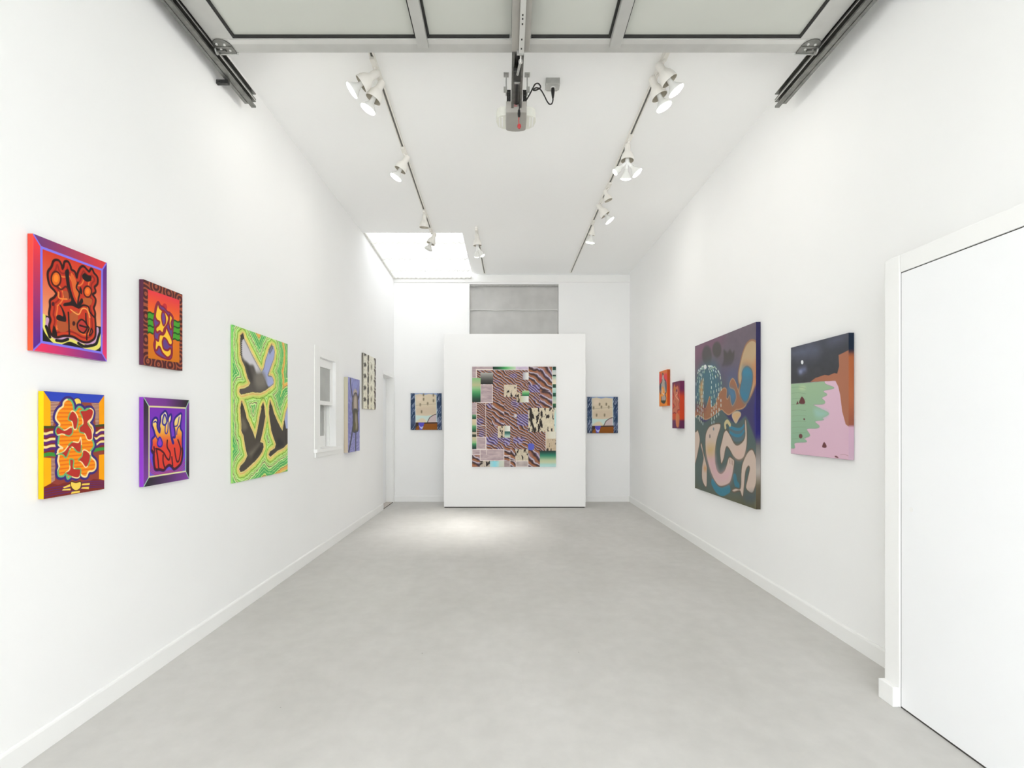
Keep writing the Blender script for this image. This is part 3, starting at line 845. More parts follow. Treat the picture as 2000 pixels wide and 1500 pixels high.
   ('F','hatchpoly',(((300,96),(351,68),(416,74),(454,117),(466,164),(493,172),(533,139),(574,135),(614,154),(642,178),(684,154),(754,153),(790,194),(767,252),(724,293),(780,335),(794,385),(757,443),(792,485),(806,536),(748,591),(754,641),(833,696),(839,763),(788,793),(716,796),(674,841),(618,837),(564,812),(496,839),(444,806),(392,833),(360,839),(335,790),(290,809),(228,804),(211,757),(230,712),(212,657),(225,604),(207,572),(232,543),(282,538),(220,504),(221,450),(228,412),(186,381),(223,328),(235,305),(181,259),(188,213),(225,167),(287,135)),(238,105,15),26)),
   ('O',((300,96),(351,68),(416,74),(454,117),(466,164),(493,172),(533,139),(574,135),(614,154),(642,178),(684,154),(754,153),(790,194),(767,252),(724,293),(780,335),(794,385),(757,443),(792,485),(806,536),(748,591),(754,641),(833,696),(839,763),(788,793),(716,796),(674,841),(618,837),(564,812),(496,839),(444,806),(392,833),(360,839),(335,790),(290,809),(228,804),(211,757),(230,712),(212,657),(225,604),(207,572),(232,543),(282,538),(220,504),(221,450),(228,412),(186,381),(223,328),(235,305),(181,259),(188,213),(225,167),(287,135)),0.026,(105,182,125),(250,222,160),4),
   ('P',((420,183),(484,192),(532,258),(506,352),(457,351),(434,286),(372,258)),(188,50,42),{}),
   ('O',((420,183),(484,192),(532,258),(506,352),(457,351),(434,286),(372,258)),0.018,(110,180,110),(250,220,160),2),
   ('P',((567,177),(668,166),(737,146),(798,175),(770,244),(700,292),(768,371),(776,459),(698,467),(647,407),(564,386),(557,339),(615,301),(600,234)),(188,50,42),{}),
   ('O',((567,177),(668,166),(737,146),(798,175),(770,244),(700,292),(768,371),(776,459),(698,467),(647,407),(564,386),(557,339),(615,301),(600,234)),0.018,(110,180,110),(250,220,160),3),
   ('P',((213,332),(311,366),(420,335),(443,387),(387,423),(280,402),(204,409),(175,372)),(188,50,42),{}),
   ('O',((213,332),(311,366),(420,335),(443,387),(387,423),(280,402),(204,409),(175,372)),0.018,(110,180,110),(250,220,160),2),
   ('P',((579,444),(585,578),(519,584),(423,533),(343,631),(282,600),(192,591),(298,573),(424,486),(537,490)),(188,50,42),{}),
   ('O',((579,444),(585,578),(519,584),(423,533),(343,631),(282,600),(192,591),(298,573),(424,486),(537,490)),0.018,(110,180,110),(250,220,160),3),
   ('P',((616,573),(684,581),(744,628),(725,704),(665,749),(598,696),(541,664),(599,629)),(188,50,42),{}),
   ('O',((616,573),(684,581),(744,628),(725,704),(665,749),(598,696),(541,664),(599,629)),0.018,(110,180,110),(250,220,160),2),
   ('P',((397,654),(460,667),(459,742),(573,760),(555,835),(474,837),(332,788),(395,747)),(188,50,42),{}),
   ('O',((397,654),(460,667),(459,742),(573,760),(555,835),(474,837),(332,788),(395,747)),0.018,(110,180,110),(250,220,160),3),
   ('P',((417,877),(496,892),(576,890),(569,946),(495,966),(429,932)),(250,214,90),{'o':((70,45,20),0.012)}),
   ('P',((289,916),(404,896),(406,921),(304,927)),(250,214,90),{'s':0}),
   ('P',((273,947),(289,935),(410,939),(409,957)),(250,214,90),{'s':0}),
   ('P',((592,925),(603,909),(736,914),(728,933)),(250,214,90),{'s':0}),
   ('P',((582,957),(603,945),(721,951),(717,975)),(250,214,90),{'s':0}),
   ('P',((415,993),(429,973),(564,977),(561,995)),(250,214,90),{'s':0}),
  ]},
 {'wall': 'L', 'rect': (2.5682,2.8769,1.6344,2.074), 't': 0.022, 'n': 200, 'side': ((0,(92,42,66)),(1,(98,42,72))), 'name': 'abstract_painting', 'label': 'painting of a yellow flame vessel on orange with a maroon ring-patterned border', 'group': None,
  'ops': [
   ('B',((0,(80,34,36)),(1,(80,34,36)))),
   ('F','rings',((168,84,58),)),
   ('P',((103,98),(921,87),(915,901),(111,914)),(238,58,72),{'s':0,'c2':(215,122,15),'cm':(246,120,22),'mid':0.38}),
   ('P',((104,369),(187,360),(272,361),(273,604),(188,611),(105,608)),(75,165,45),{'s':0}),
   ('L',((104,376),(152,362),(217,370),(272,356)),0.028,(25,85,25),{}),
   ('L',((104,455),(152,442),(218,450),(272,437)),0.028,(25,85,25),{}),
   ('L',((104,535),(153,522),(218,531),(272,519)),0.028,(25,85,25),{}),
   ('L',((105,614),(153,602),(218,611),(273,600)),0.028,(25,85,25),{}),
   ('P',((731,377),(826,368),(924,369),(926,609),(829,616),(733,613)),(75,165,45),{'s':0}),
   ('L',((731,384),(787,369),(863,378),(924,364)),0.028,(25,85,25),{}),
   ('L',((732,462),(788,448),(863,457),(925,444)),0.028,(25,85,25),{}),
   ('L',((733,541),(788,527),(864,537),(925,524)),0.028,(25,85,25),{}),
   ('L',((733,620),(789,606),(865,617),(926,604)),0.028,(25,85,25),{}),
   ('P',((578,239),(571,263),(554,284),(528,298),(500,303),(475,296),(457,281),(451,259),(457,236),(474,215),(499,201),(528,196),(553,202),(571,217)),(205,42,50),{}),
   ('P',((350,213),(410,245),(496,256),(585,293),(657,299),(731,340),(732,427),(723,533),(705,622),(706,709),(707,813),(662,869),(536,876),(396,859),(294,827),(252,748),(277,671),(260,607),(276,539),(251,460),(275,374),(291,289)),(104,66,140),{'o':((140,34,60),0.03)}),
   ('P',((350,238),(376,276),(444,298),(514,304),(585,336),(613,375),(568,450),(498,510),(463,565),(394,549),(326,574),(301,536),(377,484),(394,440),(326,425),(292,388),(308,319)),(255,202,55),{'o':((146,36,52),0.036)}),
   ('P',((471,315),(514,338),(533,420),(489,469),(454,415),(445,365)),(108,74,150),{'o':((150,38,52),0.03)}),
   ('P',((657,325),(713,352),(676,418),(695,476),(668,488),(640,423),(649,370)),(255,202,55),{'o':((146,36,52),0.036)}),
   ('P',((560,502),(605,539),(706,639),(697,684),(642,690),(570,637),(499,620),(464,650),(447,694),(482,766),(589,781),(670,747),(679,807),(625,847),(571,852),(465,810),(413,757),(361,745),(311,792),(285,778),(293,711),(293,678),(361,687),(395,607),(481,597),(534,556)),(255,202,55),{'o':((146,36,52),0.036)}),
  ]},
 {'wall': 'L', 'rect': (2.569,2.939,1.0046,1.468), 't': 0.022, 'n': 220, 'side': ((0,(150,62,200)),(1,(150,58,205))), 'name': 'abstract_painting', 'label': 'painting of red and yellow flame fingers inside a purple and black mitred border', 'group': None,
  'ops': [
   ('P',((0,0),(1000,0),(918,102),(108,102)),(138,62,160),{'s':0,'c2':(38,36,36),'gx':1,'cm':(125,60,148),'mid':0.45}),
   ('P',((1000,0),(1000,1000),(911,897),(918,102)),(125,60,160),{'s':0,'c2':(42,40,44)}),
   ('P',((0,1000),(106,898),(911,897),(1000,1000)),(40,42,40),{'s':0,'c2':(140,65,170),'gx':1}),
   ('P',((0,0),(108,102),(106,898),(0,1000)),(40,36,42),{'s':0,'c2':(135,65,170)}),
   ('P',((108,102),(918,102),(911,897),(106,898)),(128,48,182),{'s':0,'c2':(120,85,200),'cm':(112,72,220),'mid':0.72}),
   ('L',((125,697),(214,817),(494,860),(766,831),(898,732)),0.012,(175,60,110),{}),
   ('L',((124,739),(214,836),(494,874),(766,849),(897,774)),0.012,(175,60,110),{}),
   ('L',((123,780),(213,855),(494,889),(766,867),(896,815)),0.012,(175,60,110),{}),
   ('L',((123,822),(213,874),(494,903),(765,885),(896,857)),0.012,(175,60,110),{}),
   ('P',((182,274),(203,251),(244,236),(271,259),(263,328),(290,382),(324,406),(339,360),(326,321),(348,267),(356,204),(406,172),(442,156),(478,187),(491,235),(505,282),(521,227),(566,194),(565,250),(534,298),(547,394),(568,474),(604,540),(634,533),(613,476),(666,469),(667,396),(639,299),(670,234),(764,188),(803,184),(794,250),(777,316),(783,365),(822,407),(820,481),(826,605),(833,663),(807,768),(751,814),(643,847),(584,811),(525,791),(466,811),(408,842),(324,828),(241,822),(215,771),(202,694),(203,641),(164,601),(172,525),(172,480),(206,458),(234,435),(221,389),(195,343),(175,312)),(250,232,185),{'c2':(226,58,48),'st':((0,(248,236,196)),(0.2,(250,214,120)),(0.36,(247,170,60)),(0.46,(240,115,52)),(0.58,(230,68,48)),(1,(226,58,48))),'o':((52,34,135),0.034)}),
   ('L',((826,605),(833,663),(807,768),(751,814),(643,847),(584,811),(525,791),(466,811),(408,842),(324,828),(241,822),(215,771),(202,694),(203,641),(164,601)),0.036,(66,22,40),{}),
   ('L',((245,585),(328,600),(412,643),(468,701),(526,728),(550,649),(485,575),(487,496)),0.028,(78,24,36),{}),
   ('L',((258,605),(284,699),(303,815)),0.028,(78,24,36),{}),
   ('L',((397,666),(396,744),(430,816)),0.028,(78,24,36),{}),
   ('L',((586,699),(606,804)),0.028,(78,24,36),{}),
   ('L',((648,598),(669,687),(706,762),(752,749),(785,660),(787,595),(726,495)),0.028,(78,24,36),{}),
   ('L',((205,564),(217,618),(197,640)),0.028,(78,24,36),{}),
   ('L',((203,282),(237,270),(264,290)),0.02,(55,40,150),{}),
   ('L',((446,314),(438,392),(466,417),(496,385),(505,290)),0.02,(55,40,150),{}),
   ('L',((653,331),(715,315),(755,217)),0.02,(55,40,150),{}),
   ('L',((697,429),(714,364),(777,316)),0.02,(55,40,150),{}),
   ('L',((234,420),(261,459),(288,483)),0.02,(55,40,150),{}),
   ('P',((323,461),(371,516),(357,555),(308,557),(281,521)),(140,60,210),{'o':((55,40,150),0.025)}),
   ('P',((427,196),(469,266),(432,306),(390,282)),(215,200,150),{'o':((55,40,150),0.028)}),
   ('L',((0,0),(108,102)),0.014,(165,215,185),{'s':0}),
   ('L',((1000,0),(918,102)),0.014,(165,215,185),{'s':0}),
   ('L',((1000,1000),(911,897)),0.014,(165,215,185),{'s':0}),
   ('L',((0,1000),(106,898)),0.014,(165,215,185),{'s':0}),
   ('L',((108,102),(918,102)),0.024,(225,212,160),{'s':0}),
   ('L',((918,102),(911,897)),0.022,(150,205,190),{'s':0}),
   ('L',((911,897),(106,898)),0.022,(225,222,165),{'s':0}),
   ('L',((106,898),(108,102)),0.022,(222,218,165),{'s':0}),
  ]},
 {'wall': 'L', 'rect': (3.4236,4.282,0.9176,2.0067), 't': 0.012, 'n': 300, 'side': ((0,(140,225,110)),(0.5,(200,235,120)),(1,(170,230,120))), 'name': 'bird_painting', 'label': 'painting of three gliding birds on green and yellow contour bands, beside the window', 'group': None,
  'ops': [
   ('F','contours',(((157,44),(185,74),(250,120),(337,181),(428,237),(474,266),(512,230),(544,170),(588,116),(632,70),(666,53),(700,58),(719,94),(701,147),(667,184),(611,247),(589,278),(667,281),(695,305),(691,331),(622,356),(534,385),(449,405),(308,407),(212,419),(129,432),(103,420),(106,403),(175,395),(250,375),(279,350),(240,321),(212,285),(184,241),(139,207),(125,179),(121,134),(117,97),(121,63)),((138,490),(166,516),(193,554),(212,592),(250,623),(318,687),(358,736),(388,689),(419,624),(439,576),(471,518),(502,489),(524,526),(535,575),(503,650),(471,707),(440,755),(493,765),(504,790),(472,822),(419,852),(348,880),(250,909),(175,931),(120,934),(102,917),(120,900),(184,877),(231,837),(203,793),(184,746),(166,699),(135,672),(138,630),(126,592),(120,547),(124,509)),((634,469),(669,498),(704,549),(763,600),(836,654),(886,685),(911,636),(931,592),(961,537),(1013,482),(1066,481),(1069,749),(990,783),(913,808),(789,824),(705,846),(636,864),(607,850),(636,830),(729,809),(752,779),(705,730),(658,677),(635,609),(612,550),(619,499)))),
   ('P',((157,44),(185,74),(250,120),(337,181),(428,237),(474,266),(512,230),(544,170),(588,116),(632,70),(666,53),(700,58),(719,94),(701,147),(667,184),(611,247),(589,278),(667,281),(695,305),(691,331),(622,356),(534,385),(449,405),(308,407),(212,419),(129,432),(103,420),(106,403),(175,395),(250,375),(279,350),(240,321),(212,285),(184,241),(139,207),(125,179),(121,134),(117,97),(121,63)),(92,86,80),{'s':0}),
   ('P',((157,51),(185,74),(250,120),(337,181),(428,237),(474,266),(387,280),(327,229),(250,228),(175,204),(139,177),(130,118),(139,80)),(215,212,218),{'f':0.02}),
   ('P',((474,266),(512,230),(544,170),(588,116),(632,70),(666,53),(700,58),(719,94),(701,147),(667,184),(611,247),(589,278),(667,281),(695,305),(691,331),(600,357),(534,311)),(172,180,222),{'f':0.012}),
   ('P',((367,281),(491,264),(545,310),(534,360),(408,383),(347,338)),(128,122,112),{'f':0.05}),
   ('P',((194,225),(250,236),(308,309),(288,341),(231,299)),(62,58,54),{'f':0.03}),
   ('P',((138,490),(166,516),(193,554),(212,592),(250,623),(318,687),(358,736),(388,689),(419,624),(439,576),(471,518),(502,489),(524,526),(535,575),(503,650),(471,707),(440,755),(493,765),(504,790),(472,822),(419,852),(348,880),(250,909),(175,931),(120,934),(102,917),(120,900),(184,877),(231,837),(203,793),(184,746),(166,699),(135,672),(138,630),(126,592),(120,547),(124,509)),(80,73,64),{'s':0}),
   ('P',((138,592),(184,600),(221,646),(175,669),(138,653)),(120,112,95),{'f':0.03}),
   ('P',((250,827),(368,785),(430,771),(348,840)),(128,118,104),{'f':0.04}),
   ('P',((328,831),(450,780),(472,814),(328,871)),(62,56,50),{'f':0.03}),
   ('P',((634,469),(669,498),(704,549),(763,600),(836,654),(886,685),(911,636),(931,592),(961,537),(1013,482),(1066,481),(1069,749),(990,783),(913,808),(789,824),(705,846),(636,864),(607,850),(636,830),(729,809),(752,779),(705,730),(658,677),(635,609),(612,550),(619,499)),(74,68,62),{'s':0}),
   ('P',((931,592),(961,537),(1013,482),(1066,481),(1068,666),(963,664)),(178,186,222),{'s':0}),
   ('L',((918,610),(950,700),(964,773)),0.012,(60,55,50),{}),
   ('P',((764,749),(837,742),(912,790),(789,811)),(58,54,54),{'f':0.03}),
   ('L',((154,34),(172,62)),0.01,(62,56,50),{'s':0}),
   ('L',((144,39),(163,66)),0.01,(62,56,50),{'s':0}),
   ('L',((135,44),(154,71)),0.01,(62,56,50),{'s':0}),
   ('L',((127,49),(144,76)),0.01,(62,56,50),{'s':0}),
   ('L',((118,53),(135,81)),0.01,(62,56,50),{'s':0}),
   ('L',((135,479),(153,509)),0.01,(62,56,50),{'s':0}),
   ('L',((130,490),(148,520)),0.01,(62,56,50),{'s':0}),
   ('L',((126,500),(144,530)),0.01,(62,56,50),{'s':0}),
   ('L',((121,511),(139,541)),0.01,(62,56,50),{'s':0}),
   ('L',((117,521),(135,551)),0.01,(62,56,50),{'s':0}),
   ('L',((498,478),(520,510)),0.01,(62,56,50),{'s':0}),
   ('L',((490,485),(512,517)),0.01,(62,56,50),{'s':0}),
   ('L',((482,492),(504,525)),0.01,(62,56,50),{'s':0}),
   ('L',((474,500),(496,532)),0.01,(62,56,50),{'s':0}),
   ('L',((466,507),(488,539)),0.01,(62,56,50),{'s':0}),
   ('L',((630,457),(653,491)),0.01,(62,56,50),{'s':0}),
   ('L',((626,469),(649,502)),0.01,(62,56,50),{'s':0}),
   ('L',((622,481),(645,514)),0.01,(62,56,50),{'s':0}),
   ('L',((618,492),(641,526)),0.01,(62,56,50),{'s':0}),
   ('L',((614,504),(637,538)),0.01,(62,56,50),{'s':0}),
   ('L',((661,42),(684,73)),0.01,(62,56,50),{'s':0}),
   ('L',((647,53),(670,84)),0.01,(62,56,50),{'s':0}),
   ('L',((633,64),(656,95)),0.01,(62,56,50),{'s':0}),
   ('L',((619,75),(642,106)),0.01,(62,56,50),{'s':0}),
   ('L',((605,86),(628,117)),0.01,(62,56,50),{'s':0}),
   ('L',((114,75),(139,77)),0.008,(70,66,60),{'s':0}),
   ('L',((114,88),(139,90)),0.008,(70,66,60),{'s':0}),
   ('L',((114,101),(139,102)),0.008,(70,66,60),{'s':0}),
   ('L',((114,113),(139,115)),0.008,(70,66,60),{'s':0}),
   ('L',((114,126),(139,128)),0.008,(70,66,60),{'s':0}),
   ('L',((114,139),(139,140)),0.008,(70,66,60),{'s':0}),
   ('L',((114,151),(139,153)),0.008,(70,66,60),{'s':0}),
   ('L',((114,164),(139,166)),0.008,(70,66,60),{'s':0}),
   ('L',((114,177),(139,179)),0.008,(70,66,60),{'s':0}),
  ]},
 {'wall': 'L', 'rect': (5.8064,6.269,0.9804,1.8645), 't': 0.045, 'n': 90, 'side': ((0,(218,214,190)),(1,(226,210,188))), 'name': 'figure_painting', 'label': 'narrow painting of a standing figure with raised arms on a periwinkle ground', 'group': None,
  'ops': [
   ('B',((0,(150,152,205)),(0.5,(138,138,192)),(1,(150,148,200)))),
   ('F','grain',((112,112,175),(178,180,222))),
   ('L',((196,25),(236,125),(322,221),(399,268)),0.07,(76,76,88),{}),
   ('L',((1024,104),(963,202),(852,265)),0.09,(76,76,88),{}),
   ('P',((779,73),(763,95),(718,115),(654,127),(583,130),(520,122),(476,107),(461,86),(476,63),(519,44),(582,32),(653,29),(718,36),(763,51)),(150,155,210),{}),
   ('P',((770,190),(752,213),(705,232),(636,244),(560,246),(493,238),(447,222),(430,201),(446,179),(492,160),(560,148),(635,145),(704,153),(752,169)),(190,175,160),{'f':0.04}),
   ('P',((451,246),(555,206),(715,201),(814,249),(836,325),(854,437),(663,431),(504,441),(349,443),(374,344),(374,269)),(120,108,102),{'o':((76,76,88),0.03)}),
   ('P',((514,257),(716,243),(744,413),(504,416)),(188,174,158),{'f':0.06}),
   ('P',((452,442),(663,422),(799,446),(817,549),(873,696),(720,725),(516,732),(401,702),(401,576)),(92,86,72),{'o':((76,76,88),0.03)}),
   ('P',((600,491),(745,498),(785,670),(612,686)),(158,148,128),{'f':0.06}),
   ('P',((516,601),(638,618),(612,703),(479,685)),(105,98,62),{'f':0.05}),
   ('L',((391,668),(274,809),(74,982)),0.085,(76,76,88),{}),
   ('L',((655,729),(650,874),(641,998)),0.075,(76,76,88),{}),
   ('L',((338,336),(359,443),(426,534),(401,668)),0.05,(76,76,88),{}),
  ]},
 {'wall': 'L', 'rect': (6.5174,7.1363,1.5138,2.2436), 't': 0.02, 'n': 100, 'side': ((0,(120,115,105)),(1,(190,185,170))), 'name': 'patterned_painting', 'label': 'tall cream painting with black smudged columns, hung next to the far white door', 'group': None,
  'ops': [
   ('B',((0,(236,234,220)),(1,(238,234,212)))),
   ('F','speck',((200,196,180),)),
   ('P',((19,1),(174,-15),(224,14),(134,39),(37,41),(84,10)),(50,45,40),{'f':0.03}),
   ('P',((135,-35),(193,-7),(154,14),(96,-9)),(80,72,62),{'f':0.02}),
   ('P',((15,195),(170,180),(220,210),(129,234),(33,235),(80,204)),(50,45,40),{'f':0.03}),
   ('P',((131,160),(189,189),(149,209),(92,185)),(80,72,62),{'f':0.02}),
   ('P',((10,396),(165,385),(216,415),(125,438),(28,437),(75,407)),(50,45,40),{'f':0.03}),
   ('P',((127,363),(185,393),(145,414),(87,388)),(80,72,62),{'f':0.02}),
   ('P',((5,609),(160,600),(211,631),(120,652),(23,650),(70,621)),(50,45,40),{'f':0.03}),
   ('P',((122,577),(180,608),(140,628),(82,602)),(80,72,62),{'f':0.02}),
   ('P',((0,817),(156,810),(206,843),(115,862),(19,859),(66,830)),(50,45,40),{'f':0.03}),
   ('P',((117,788),(175,819),(135,839),(78,811)),(80,72,62),{'f':0.02}),
   ('P',((344,-5),(433,-17),(423,83),(349,135),(319,62)),(50,45,40),{'f':0.02}),
   ('P',((317,137),(422,140),(413,179),(332,174)),(110,98,85),{'f':0.03}),
   ('P',((851,10),(991,10),(998,104),(914,153),(902,61)),(72,60,54),{'f':0.025}),
   ('P',((892,160),(997,163),(997,193),(909,198)),(85,75,68),{'f':0.02}),
   ('P',((585,168),(670,154),(685,215),(601,235)),(135,128,108),{'f':0.05}),
   ('P',((340,197),(429,187),(419,287),(345,339),(314,265)),(50,45,40),{'f':0.02}),
   ('P',((313,340),(417,344),(408,383),(328,377)),(110,98,85),{'f':0.03}),
   ('P',((847,221),(987,223),(994,317),(910,365),(899,272)),(72,60,54),{'f':0.025}),
   ('P',((888,371),(993,376),(993,406),(905,410)),(85,75,68),{'f':0.02}),
   ('P',((581,375),(665,362),(681,424),(597,442)),(135,128,108),{'f':0.05}),
   ('P',((335,400),(425,392),(414,492),(340,542),(310,468)),(50,45,40),{'f':0.02}),
   ('P',((308,543),(413,549),(404,588),(323,581)),(110,98,85),{'f':0.03}),
   ('P',((844,432),(983,436),(991,530),(906,577),(895,484)),(72,60,54),{'f':0.025}),
   ('P',((884,583),(990,590),(989,619),(901,622)),(85,75,68),{'f':0.02}),
   ('P',((577,582),(661,570),(677,633),(593,649)),(135,128,108),{'f':0.05}),
   ('P',((331,604),(420,597),(410,697),(336,746),(306,671)),(50,45,40),{'f':0.02}),
   ('P',((304,747),(409,754),(400,793),(319,784)),(110,98,85),{'f':0.03}),
   ('P',((840,643),(980,649),(987,744),(902,790),(891,696)),(72,60,54),{'f':0.025}),
   ('P',((880,795),(986,804),(985,833),(897,834)),(85,75,68),{'f':0.02}),
   ('P',((573,790),(657,779),(673,842),(588,857)),(135,128,108),{'f':0.05}),
   ('P',((327,808),(416,802),(406,902),(332,950),(301,875)),(50,45,40),{'f':0.02}),
   ('P',((300,951),(405,960),(396,998),(315,989)),(110,98,85),{'f':0.03}),
   ('P',((836,855),(976,863),(983,958),(898,1003),(887,909)),(72,60,54),{'f':0.025}),
   ('P',((876,1008),(982,1018),(981,1048),(893,1048)),(85,75,68),{'f':0.02}),
   ('P',((569,998),(653,988),(669,1052),(584,1066)),(135,128,108),{'f':0.05}),
   ('L',((433,-26),(428,1000)),0.02,(222,214,180),{'s':0}),
  ]},
 {'wall': 'P', 'rect': (-0.535,0.7654,0.6433,2.1968), 't': 0.03, 'n': 300, 'side': ((0,(222,214,208)),(1,(222,214,208))), 'name': 'quilted_painting', 'label': 'large patchwork painting of diagonal brown stripes and green blocks on the freestanding display wall', 'group': None,
  'ops': [
   ('F','stripes',((0,0,1000,1000),1.0,0)),
   ('R',(377,178,673,371),'stripes',(0.8,0)),
   ('R',(238,358,382,594),'stripes',(1.9,0)),
   ('R',(537,475,670,589),'stripes',(1.0,1)),
   ('R',(168,702,306,775),'stripes',(1.1,1)),
   ('R',(383,709,452,774),'stripes',(1.2,1)),
   ('R',(491,708,599,765),'stripes',(1.1,1)),
   ('R',(675,179,814,256),'stripes',(1.2,1)),
   ('R',(676,257,816,411),'stripes',(1.2,0)),
   ('R',(668,3,813,178),'stripes',(2.1,0)),
   ('R',(810,2,958,246),'stripes',(2.4,0)),
   ('R',(814,247,960,410),'stripes',(2.3,0)),
   ('R',(453,815,532,938),'stripes',(2.2,0)),
   ('R',(664,831,813,1000),'stripes',(2.1,0)),
   ('R',(379,824,454,938),'stripes',(1.8,0)),
   ('R',(-1,882,95,1001),'stripes',(2.4,0)),
   ('R',(454,938,521,1001),'stripes',(1.8,0)),
   ('R',(54,359,162,702),'stripes',(0.8,0)),
   ('R',(0,0,249,26),'pk',((186,166,168),)),
   ('R',(0,0,51,117),'pk',((186,166,168),)),
   ('R',(100,178,245,360),'pk',((186,166,168),1)),
   ('R',(-2,360,50,480),'pk',((186,166,168),)),
   ('R',(50,704,165,823),'pk',((186,166,168),1)),
   ('R',(-2,825,170,882),'pk',((186,166,168),1)),
   ('R',(92,825,380,939),'pk',((186,166,168),1)),
   ('R',(521,940,669,1001),'pk',((185,172,168),1)),
   ('R',(381,940,447,1001),'pk',((170,152,150),)),
   ('R',(249,0,522,29),'across',((30,50,42),(40,92,62),(70,160,90),(150,205,150),(200,220,190))),
   ('R',(522,-1,671,32),'pk',((206,190,210),)),
   ('R',(48,26,249,35),'flat',((238,228,218),)),
   ('R',(249,31,671,33),'flat',((232,226,222),)),
   ('R',(46,26,53,116),'flat',((238,228,218),)),
   ('R',(101,63,246,175),'down',((178,176,168),(128,127,122),(78,77,74),(52,50,50))),
   ('R',(-1,116,100,353),'down',((140,192,132),(165,188,140),(190,188,145),(150,195,140),(90,165,105),(55,125,80),(45,80,62),(34,52,46))),
   ('R',(-3,478,48,527),'down',((130,170,125),(50,105,75),(30,60,45))),
   ('R',(-2,527,49,588),'down',((224,206,172),(215,200,165),(190,195,150))),
   ('R',(-2,588,49,655),'down',((120,180,125),(60,120,80),(32,60,48))),
   ('R',(-1,655,50,678),'down',((205,190,165),(190,180,160))),
   ('R',(-1,678,50,702),'down',((60,62,50),(38,60,48))),
   ('R',(-1,702,50,767),'down',((205,190,160),(190,195,150),(130,185,125))),
   ('R',(0,768,51,821),'down',((80,160,100),(45,95,70),(30,55,45))),
   ('R',(95,941,215,1001),'bw',((196,184,168),0.25)),
   ('R',(215,944,323,1001),'across',((175,215,215),(140,215,228),(190,222,215))),
   ('R',(322,940,382,1001),'across',((200,214,200),(214,214,200))),
   ('R',(959,0,1001,37),'down',((40,62,55),(35,85,70))),
   ('R',(959,37,1002,80),'down',((190,200,200),(215,215,205))),
   ('R',(960,81,1002,98),'down',((40,70,58),(40,62,52))),
   ('R',(960,99,1003,176),'down',((160,190,170),(225,215,190),(230,220,195))),
   ('R',(961,176,1004,213),'down',((35,85,60),(40,65,52))),
   ('R',(962,213,1005,262),'down',((200,225,215),(160,200,190))),
   ('R',(962,263,1005,299),'down',((38,95,70),(35,65,55))),
   ('R',(963,299,1006,369),'down',((150,190,170),(215,210,190))),
   ('R',(964,369,1007,412),'down',((45,110,70),(35,60,50))),
   ('R',(976,412,1007,653),'down',((215,215,195),(180,222,220),(190,222,222),(215,222,210))),
   ('R',(605,58,672,130),'across',((172,165,175),(215,214,212),(236,235,228))),
   ('R',(598,241,678,292),'down',((195,205,160),(100,180,110),(40,105,70))),
   ('R',(579,293,673,357),'across',((200,200,165),(215,218,205),(240,240,235))),
   ('R',(382,591,451,648),'across',((196,198,180),(222,224,212),(242,240,232))),
   ('R',(382,647,451,709),'down',((40,95,85),(75,120,110),(165,200,190),(205,210,190))),
   ('R',(498,475,529,503),'across',((170,165,175),(232,230,222))),
   ('R',(382,182,531,300),'bw',((214,200,176),0.38)),
   ('R',(527,258,580,356),'bw',((206,190,160),0.42)),
   ('R',(673,414,981,650),'bw',((218,206,180),0.48)),
   ('R',(309,593,383,709),'bw',((216,200,172),0.32)),
   ('R',(516,825,668,940),'bw',((208,196,172),0.32)),
   ('R',(880,715,1000,840),'bw',((200,180,152),0.22)),
   ('R',(879,651,998,716),'across',((214,204,180),(226,222,205),(228,226,210))),
   ('P',((688,414),(711,420),(724,510),(716,543),(744,609),(760,662),(735,658),(705,568),(682,486)),(45,38,34),{'s':0}),
   ('R',(811,840,1000,1000),'down',((42,52,50),(38,92,78),(55,135,108),(120,170,135),(185,200,160),(200,208,172),(175,216,208),(190,225,222))),
   ('P',((666,773),(697,763),(739,775),(742,818),(713,836),(669,829)),(90,100,198),{'s':0}),
   ('L',((160,359),(170,878)),0.006,(232,222,214),{'s':0}),
   ('L',((51,360),(52,704)),0.006,(232,222,214),{'s':0}),
   ('L',((51,590),(161,590)),0.006,(232,222,214),{'s':0}),
   ('L',((52,704),(164,703)),0.006,(232,222,214),{'s':0}),
   ('L',((50,478),(93,477)),0.006,(232,222,214),{'s':0}),
   ('L',((956,0),(958,412)),0.006,(232,222,214),{'s':0}),
   ('L',((878,651),(880,840)),0.006,(232,222,214),{'s':0}),
   ('L',((451,889),(453,1001)),0.006,(232,222,214),{'s':0}),
   ('L',((381,888),(451,889)),0.006,(232,222,214),{'s':0}),
   ('L',((454,940),(668,940)),0.006,(232,222,214),{'s':0}),
   ('L',((47,360),(245,361)),0.006,(232,222,214),{'s':0}),
   ('L',((670,3),(671,61)),0.006,(232,222,214),{'s':0}),
  ]},
 {'wall': 'B', 'rect': (-1.6074,-1.0905,1.206,1.8188), 't': 0.03, 'n': 110, 'side': ((0,(150,165,180)),(1,(90,105,120))), 'name': 'collage_painting', 'label': 'small painting with cream block and navy hatched sides, nearest the far door', 'group': None,
  'ops': [
   ('B',((0,(62,82,112)),(0.15,(45,62,92)),(0.3,(36,58,88)),(0.45,(70,88,122)),(0.6,(34,62,90)),(0.75,(85,98,128)),(1,(34,48,76)))),
   ('F','scratch',((188,198,222),)),
   ('P',((129,-1),(859,-4),(850,56),(141,79)),(150,168,205),{'s':0}),
   ('P',((140,39),(299,13),(449,48),(599,17),(840,46),(856,799),(161,800)),(220,205,178),{'s':0}),
   ('P',((245,399),(765,378),(767,548),(247,559)),(214,196,170),{'f':0.05}),
   ('P',((220,89),(380,88),(362,198),(222,219)),(230,212,190),{'f':0.05}),
